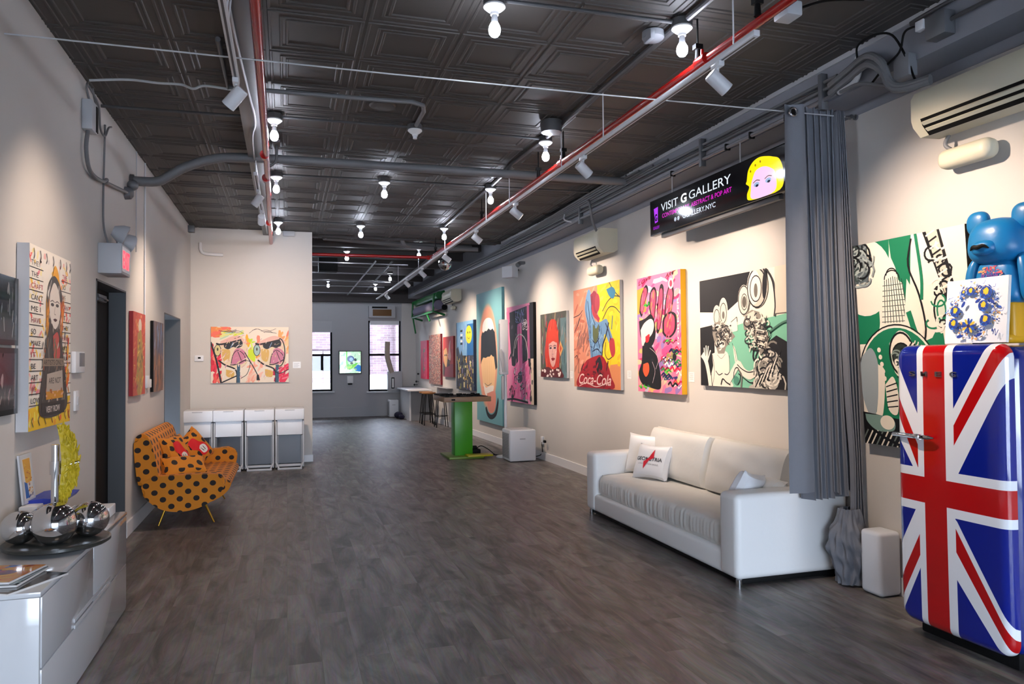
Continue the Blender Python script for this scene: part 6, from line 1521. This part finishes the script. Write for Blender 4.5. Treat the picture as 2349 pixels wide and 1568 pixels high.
# ---- left wall
def left_painting(label, y0, y1, z0, z1, t, draw, side='canvas', bg='#ffffff', seed=1, **kw):
    return painting(label, (XL+.004, y0, z0), (0, 1, 0), y1-y0, z1-z0, t, draw, side, (0, 0, 1), bg, seed=seed, **kw)
def d_letters(a):
    R = random.Random(101)
    a.daub(120, (0, 0, 1, 1), ['#e8e0d4', '#f0d8c8', '#e8b0a8', '#f0c86a', '#e8e4da', '#d8d0c8', '#f2e0a0', '#e49a90'], .06, .03, .2, 1, R)
    a.poly([(.0, .88), (1, .84), (1, 1), (0, 1)], '#f0c420'); a.daub(24, (0, .86, 1, 1), ['#f0a018', '#e8d0c0', '#e8602a', '#f4e060', '#f0e8e0'], .06, .03, 1.2, .8, R)
    a.daub(40, (0, .05, .3, .9), ['#f0b8b0', '#e88a90', '#f0d080', '#f4ece0', '#e8605a', '#f0c040'], .05, .022, 0, 1, R); a.daub(40, (.74, .05, 1, .9), ['#f0b8b0', '#e87a80', '#f0d080', '#f4ece0', '#f09a3a', '#e8502a'], .05, .022, 0, 1, R)
    rows = ['THEY', 'THE', 'CRAFT', "CAN'T", 'ME I', 'HAVE', 'SO', 'MAKE', 'IT', 'BE', 'ART', 'WE', 'LOVE']
    cols_ = ['#1c181a', '#2a2024', '#a02a3c', '#1a1416', '#241a1e', '#8a1a3a']
    for i, wtx in enumerate(rows):
        y = .11 + .062*i
        a.text(wtx, .04, y, .029, cols_[i % 6], .0, .05*len(wtx)); a.rect(.0, y+.010, .30, y+.015, '#2a2422')
        wt = rows[(i*5+1) % 13]; a.text(wt, .77, y+.02, .029, cols_[(i+2) % 6], .0, .042*len(wt)); a.rect(.74, y+.030, 1, y+.035, '#2a2422')
    for x in (.08, .22, .36, .52, .7, .86, .96): a.line([(x, .02), (x+.02, .05), (x, .075)], .008, '#1c181a'); a.line([(x, .93), (x-.02, .95), (x+.01, .98)], .008, '#2c2022')
    a.daub(14, (.28, .62, .42, .74), ['#e87a1c', '#f0a020', '#d84a20'], .08, .02, 1.3, .4, R); a.daub(14, (.84, .5, .96, .76), ['#e87a1c', '#c83a20', '#f0b030'], .08, .02, 1.3, .4, R)
    # woman in a dark coat with an orange tuft
    a.poly([(.50, .14), (.56, .07), (.64, .10), (.70, .2), (.68, .3), (.56, .2)], '#e8a41a', True)
    a.poly([(.36, .30), (.42, .18), (.56, .13), (.72, .20), (.78, .34), (.76, .52), (.86, .74), (.86, .92), (.24, .93), (.28, .70), (.38, .50)], '#3c3634', True)
    a.daub(40, (.32, .42, .84, .9), ['#5a5450', '#2a2624', '#6a645e', '#1e1c1c', '#8a8278'], .09, .018, 1.3, .5, R)
    a.daub(26, (.38, .16, .76, .42), ['#8a8480', '#b8b2aa', '#5a5654', '#d8d0c8'], .07, .014, 1.3, .4, R)
    a.daub(12, (.36, .3, .42, .46), ['#c8781c', '#e09a2c'], .1, .016, 1.4, .2, R); a.daub(12, (.70, .26, .80, .46), ['#d8641c', '#e08a2c'], .1, .018, 1.4, .2, R)
    a.poly([(.44, .24), (.54, .17), (.66, .22), (.70, .32), (.66, .40), (.57, .44), (.48, .40), (.43, .33)], '#ded4ca', True)
    for x in (.50, .62): a.ell(x, .30, .04, .010, '#3a3032'); a.line([(x-.05, .285), (x, .276), (x+.05, .285)], .006, '#5a4a48')
    a.line([(.565, .31), (.55, .35), (.58, .355)], .005, '#8a7a74'); a.poly([(.52, .385), (.57, .378), (.62, .385), (.57, .397)], '#4a2a2c', True)
    a.poly([(.52, .48), (.64, .46), (.70, .58), (.62, .64), (.54, .60)], '#b84a44', True); a.line([(.55, .5), (.60, .56), (.58, .62)], .016, '#5a6a3a')
    a.daub(40, (.27, .5, .84, .93), ['#6a645e', '#2a2624', '#8a6a50', '#a85a3a', '#4a4440', '#c8b8a8'], .06, .016, 1.2, .7, R)
    a.rect(.28, .61, .80, .655, '#8a7a6a'); a.text('ARTISTS ONLY', .30, .648, .030, '#241e1c', .012, .48)
    a.poly([(.38, .70), (.76, .68), (.78, .80), (.36, .82)], '#b0a498'); a.text('ARE NOT', .42, .755, .034, '#2a2624', .012, .30); a.rect(.36, .80, .78, .845, '#c88a1c'); a.daub(10, (.36, .79, .78, .85), ['#e8b42a', '#a8602a', '#d8a084'], .04, .02, 0, .6, R)
    a.rect(.26, .86, .82, .935, '#1e1a1a'); a.text('VERY ROW', .36, .918, .036, '#e0d8d0', .012, .34)
left_painting('large white lettered painting of a woman in a dark coat', 4.65, 5.46, 1.228, 2.268, .06, d_letters, 'gray_light', '#ece4d8')
def d_dark1(a):
    a.daub(60, (0, 0, 1, 1), ['#1a1c22', '#2c3038', '#4a5058', '#7a828a', '#3c2c30', '#24384a', '#8a8e92'], .30, .06, 1.4, .3, random.Random(111))
def d_dark2(a):
    R = random.Random(121); a.daub(40, (0, 0, 1, 1), ['#6a5a5c', '#8a7478', '#4a4248', '#a89a98', '#3a3438'], .30, .07, 1.3, .4, R); a.ell(.2, .5, .35, .3, '#b8b0aa'); a.line([(.4, .1), (.75, .4), (.7, .9)], .06, '#1c1a1e')
for z0, z1, dr, lab in ((1.70, 2.06, d_dark1, 'upper of two black framed dark pictures at the left edge'), (1.335, 1.685, d_dark2, 'lower of two black framed dark pictures at the left edge')):
    p = painting(lab, (XL+.002, 4.02, z0), (0, 1, 0), .575, z1-z0, .028, dr, 'black_gloss', (0, 0, 1), '#2a2c30', 'framed picture', None, 'framed_picture', 'art_gloss', .028)
def d_redface(a):
    R = random.Random(131)
    a.daub(90, (0, 0, 1, 1), ['#c8483c', '#b83a30', '#d8805a', '#a8302c', '#d8a060', '#b85a40', '#d06a4c'], .12, .04, .6, 1, R)
    a.ell(.55, .16, .13, .09, '#d8c8b8'); a.poly([(.35, .25), (.7, .25), (.8, .9), (.3, .95)], '#a8884a', True); a.daub(50, (.3, .25, .8, .98), ['#5a5a3a', '#d8b04a', '#3a4a34', '#c86a3a', '#7a8a4a', '#2c2c28', '#e0c870', '#8a3c50'], .09, .03, 1.1, .8, R)
left_painting('red painting with a muddled green figure right of the black doorway', 7.66, 8.28, 1.29, 2.09, .035, d_redface, mat('red_canvas_edge', '#a01820', .6), '#c04a3c')
def d_bluecopper(a):
    R = random.Random(141)
    a.daub(70, (0, 0, 1, .55), ['#4a6a9a', '#5a5a6a', '#3a4a6a', '#6a6a74', '#8a5a4a', '#7a92b8'], .3, .05, 1.5, .25, R); a.daub(60, (0, .5, 1, 1), ['#a8643c', '#8a5a44', '#6a4a40', '#b87a50', '#5a5058', '#3c3838'], .3, .05, 1.5, .25, R)
left_painting('narrow dark painting in blue and copper beside the gray opening', 8.80, 9.46, 1.285, 2.06, .03, d_bluecopper, 'black', '#5a4a4a')
# ---- partition
def d_faces(a):
    R = random.Random(151)
    a.rect(0, 0, 1, 1, '#efe0cc')
    a.daub(26, (0, 0, .22, .16), ['#f08a4a', '#f0a860', '#f4705a'], .18, .06, 0, .4, R); a.daub(26, (0, .35, .12, 1), ['#e83048', '#f05a50', '#d82038', '#f08a70'], .22, .06, 1.3, .4, R)
    a.daub(30, (.80, .45, 1, 1), ['#e82a50', '#f0506a', '#c8104a', '#f4788a'], .20, .06, .7, .6, R); a.daub(16, (.88, .1, 1, .45), ['#f4a860', '#f07a5a', '#f8c890'], .2, .06, 1.2, .4, R)
    a.daub(18, (.42, .2, .62, .55), ['#f0609a', '#f4b01a', '#c8e020', '#f0886a', '#d8f060'], .18, .05, 1.0, .8, R); a.daub(14, (.15, .08, .4, .2), ['#d8e040', '#c0d8b0', '#e8e088'], .16, .04, .3, .3, R); a.daub(20, (.45, .55, .68, .95), ['#f4a890', '#f4c0a8', '#f0e0d0'], .2, .05, .9, .8, R)
    a.poly([(.43, .45), (.50, .40), (.56, .45), (.56, .62), (.50, .58)], '#cfe420', True)
    def head(dx, lx):
        a.poly([(dx+.12, .26), (dx+.30, .16), (dx+.42, .22), (dx+.44, .30), (dx+.14, .34)], '#eab8a8', True)
        a.poly([(dx+.12, .34), (dx+.44, .30), (dx+.46, .60), (dx+.40, .72), (dx+.24, .72), (dx+.14, .60)], '#e8d2b0', True)
        a.poly([(dx+.14, .40), (dx+.24, .42), (dx+.22, .62), (dx+.15, .58)], '#dcb060', True)
        a.ell(dx+.085, .42, .042, .10, '#dccf90' if dx < .3 else '#a9c4bc'); a.ring(dx+.085, .42, .042, .10, .010, '#16141a', 14); a.ell(dx+.085, .40, .010, .03, '#3a3420')
        a.poly([(dx+.16, .30), (dx+.37, .24), (dx+.40, .33), (dx+.34, .38), (dx+.28, .36), (dx+.22, .40), (dx+.17, .37)], '#171c26', True); a.line([(dx+.07, .30), (dx+.14, .31), (dx+.38, .235)], .03, '#14141a'); a.line([(dx+.25, .37), (dx+.28, .28)], .010, '#9ab0d0')
        a.poly([(dx+.26, .66), (dx+.29, .44), (dx+.35, .38), (dx+.43, .44), (dx+.45, .58), (dx+.38, .67)], '#cf7f98', True); a.line([(dx+.255, .66), (dx+.28, .50), (dx+.34, .42), (dx+.42, .50), (dx+.44, .62)], .012, '#2a1a24'); a.line([(dx+.34, .44), (dx+.385, .60)], .012, '#2a1a24')
        a.line([(dx+.25, .68), (dx+.32, .67), (dx+.44, .59)], .020, '#3a1a2a'); a.line([(dx+.10, .60), (dx+.18, .68), (dx+.30, .75), (dx+.33, .85), (dx+.33, 1)], .026, '#14131a')
        a.rect(dx+.33, .68, dx+.37, 1, '#33566e'); a.poly([(dx+.19, .76), (dx+.29, .80), (dx+.28, .90), (dx+.20, .88)], '#dcae58', True)
    head(0, 0); a.daub(60, (.10, .2, .46, .95), ['#efe0cc', '#e8b8a8', '#f0c8b8', '#d8a8a8', '#dcc890', '#f4e8dc', '#c88aa0'], .07, .012, .9, .8, R); head(.50, 0); a.daub(50, (.60, .2, .96, .95), ['#efe0cc', '#e8b8a8', '#f0c8b8', '#dcc890', '#f4e8dc', '#c88aa0', '#f0888a'], .06, .010, .9, .8, R)
    a.line([(.0, .28), (.07, .6), (.13, 1)], .030, '#14131a'); a.line([(.14, .99), (.32, .88)], .022, '#14131a'); a.line([(.43, .46), (.54, .72), (.60, .88)], .016, '#1c1a1e'); a.poly([(.585, .86), (.61, .86), (.625, .96), (.58, .96)], '#14131a')
    a.ring(.88, .46, .07, .25, .018, '#14131a', 20, -100, 90); a.line([(.80, .78), (.88, .84), (1, .77)], .014, '#14131a'); a.line([(.44, .60), (.50, .64), (.46, .84), (.38, .92)], .010, '#14131a')
    for i in range(12): x = R.uniform(.1, .9); a.line([(x, .04+.1*R.random()), (x+.08, .02+.08*R.random()), (x+.16, .03+.1*R.random())], .006, '#5a4a4a')
    a.daub(8, (.3, .15, .44, .22), ['#1c1a1e', '#eab8a8'], .06, .01, .4, .4, R)
painting('wide pink and cream painting of two faces in sunglasses on the partition', (-1.125, 12.299, 1.28), (1, 0, 0), 1.15, .872, .03, d_faces)
# ---- floral panel on the fridge
def d_floral(a):
    R = random.Random(161)
    def flower(x, y, s, rot, yl=True):
        a.ell(x, y, .085*s, .085*s, '#1a50b0', rot); a.ell(x-.01, y+.02, .07*s, .05*s, '#2f72d0', rot); a.ell(x+.0, y-.02*s, .045*s, .05*s, '#f0b81c' if yl else '#e8c85a', rot)
        for i in range(6): t = i*PI/3+rot; a.ell(x+.055*s*cos(t), y+.055*s*sin(t), .02*s, .035*s, '#16388c', t)
        a.ell(x+.005, y-.025*s, .035*s, .035*s, '#f4c62a', rot)
    for i in range(260):
        t = R.uniform(0, 2*PI); rr = R.gauss(.34, .06); a.ell(.48+rr*cos(t), .50+rr*sin(t), R.uniform(.006, .012), R.uniform(.014, .030), R.choice(['#2b5cc0', '#5a86d4', '#f0c878', '#1c3a92', '#e8a860', '#8aa8dc']), R.uniform(0, PI))
    for i in range(46):
        t = R.uniform(0, 2*PI); rr = R.gauss(.36, .06); x, y = .48+rr*cos(t), .50+rr*sin(t); a.line([(x, y), (x+R.uniform(-.04, .04), y+R.uniform(-.04, .04)), (x+R.uniform(-.06, .06), y+R.uniform(-.06, .06))], .006, R.choice(['#2b5cc0', '#16388c']))
    for x, y, s, r in ((.44, .20, .8, .3), (.69, .24, 1.15, .2), (.66, .44, 1.0, 2.2), (.70, .66, 1.05, .8), (.20, .50, 1.0, 2.8), (.18, .70, 1.0, 1.2), (.33, .21, .5, 0)): flower(x, y, s, r)
    for i in range(12): t = i*PI/6; a.ell(.44+.075*cos(t), .74+.075*sin(t), .045, .020, ['#16388c', '#1a50b0', '#d9b83a'][i % 3], -t)
    a.ell(.44, .74, .03, .03, '#2a1a50')
    for x, y, t in ((.58, .36, .5), (.80, .38, 2.4), (.34, .40, 1), (.30, .90, .2), (.62, .88, .4)): a.ell(x, y, .05, .025, '#1a3c98', t)
    a.line([(.84, .88), (.87, .80), (.88, .90), (.92, .82)], .010, '#16388c')
painting('white panel with a blue and yellow flower wreath standing on the fridge', (3.505, 3.215, 1.668), (0, -1, 0), .365, .345, .018, d_floral, 'white_porc', (.09, 0, 1), '#eceff6', 'panel', None, 'floral_panel')
bpy.context.view_layer.update()
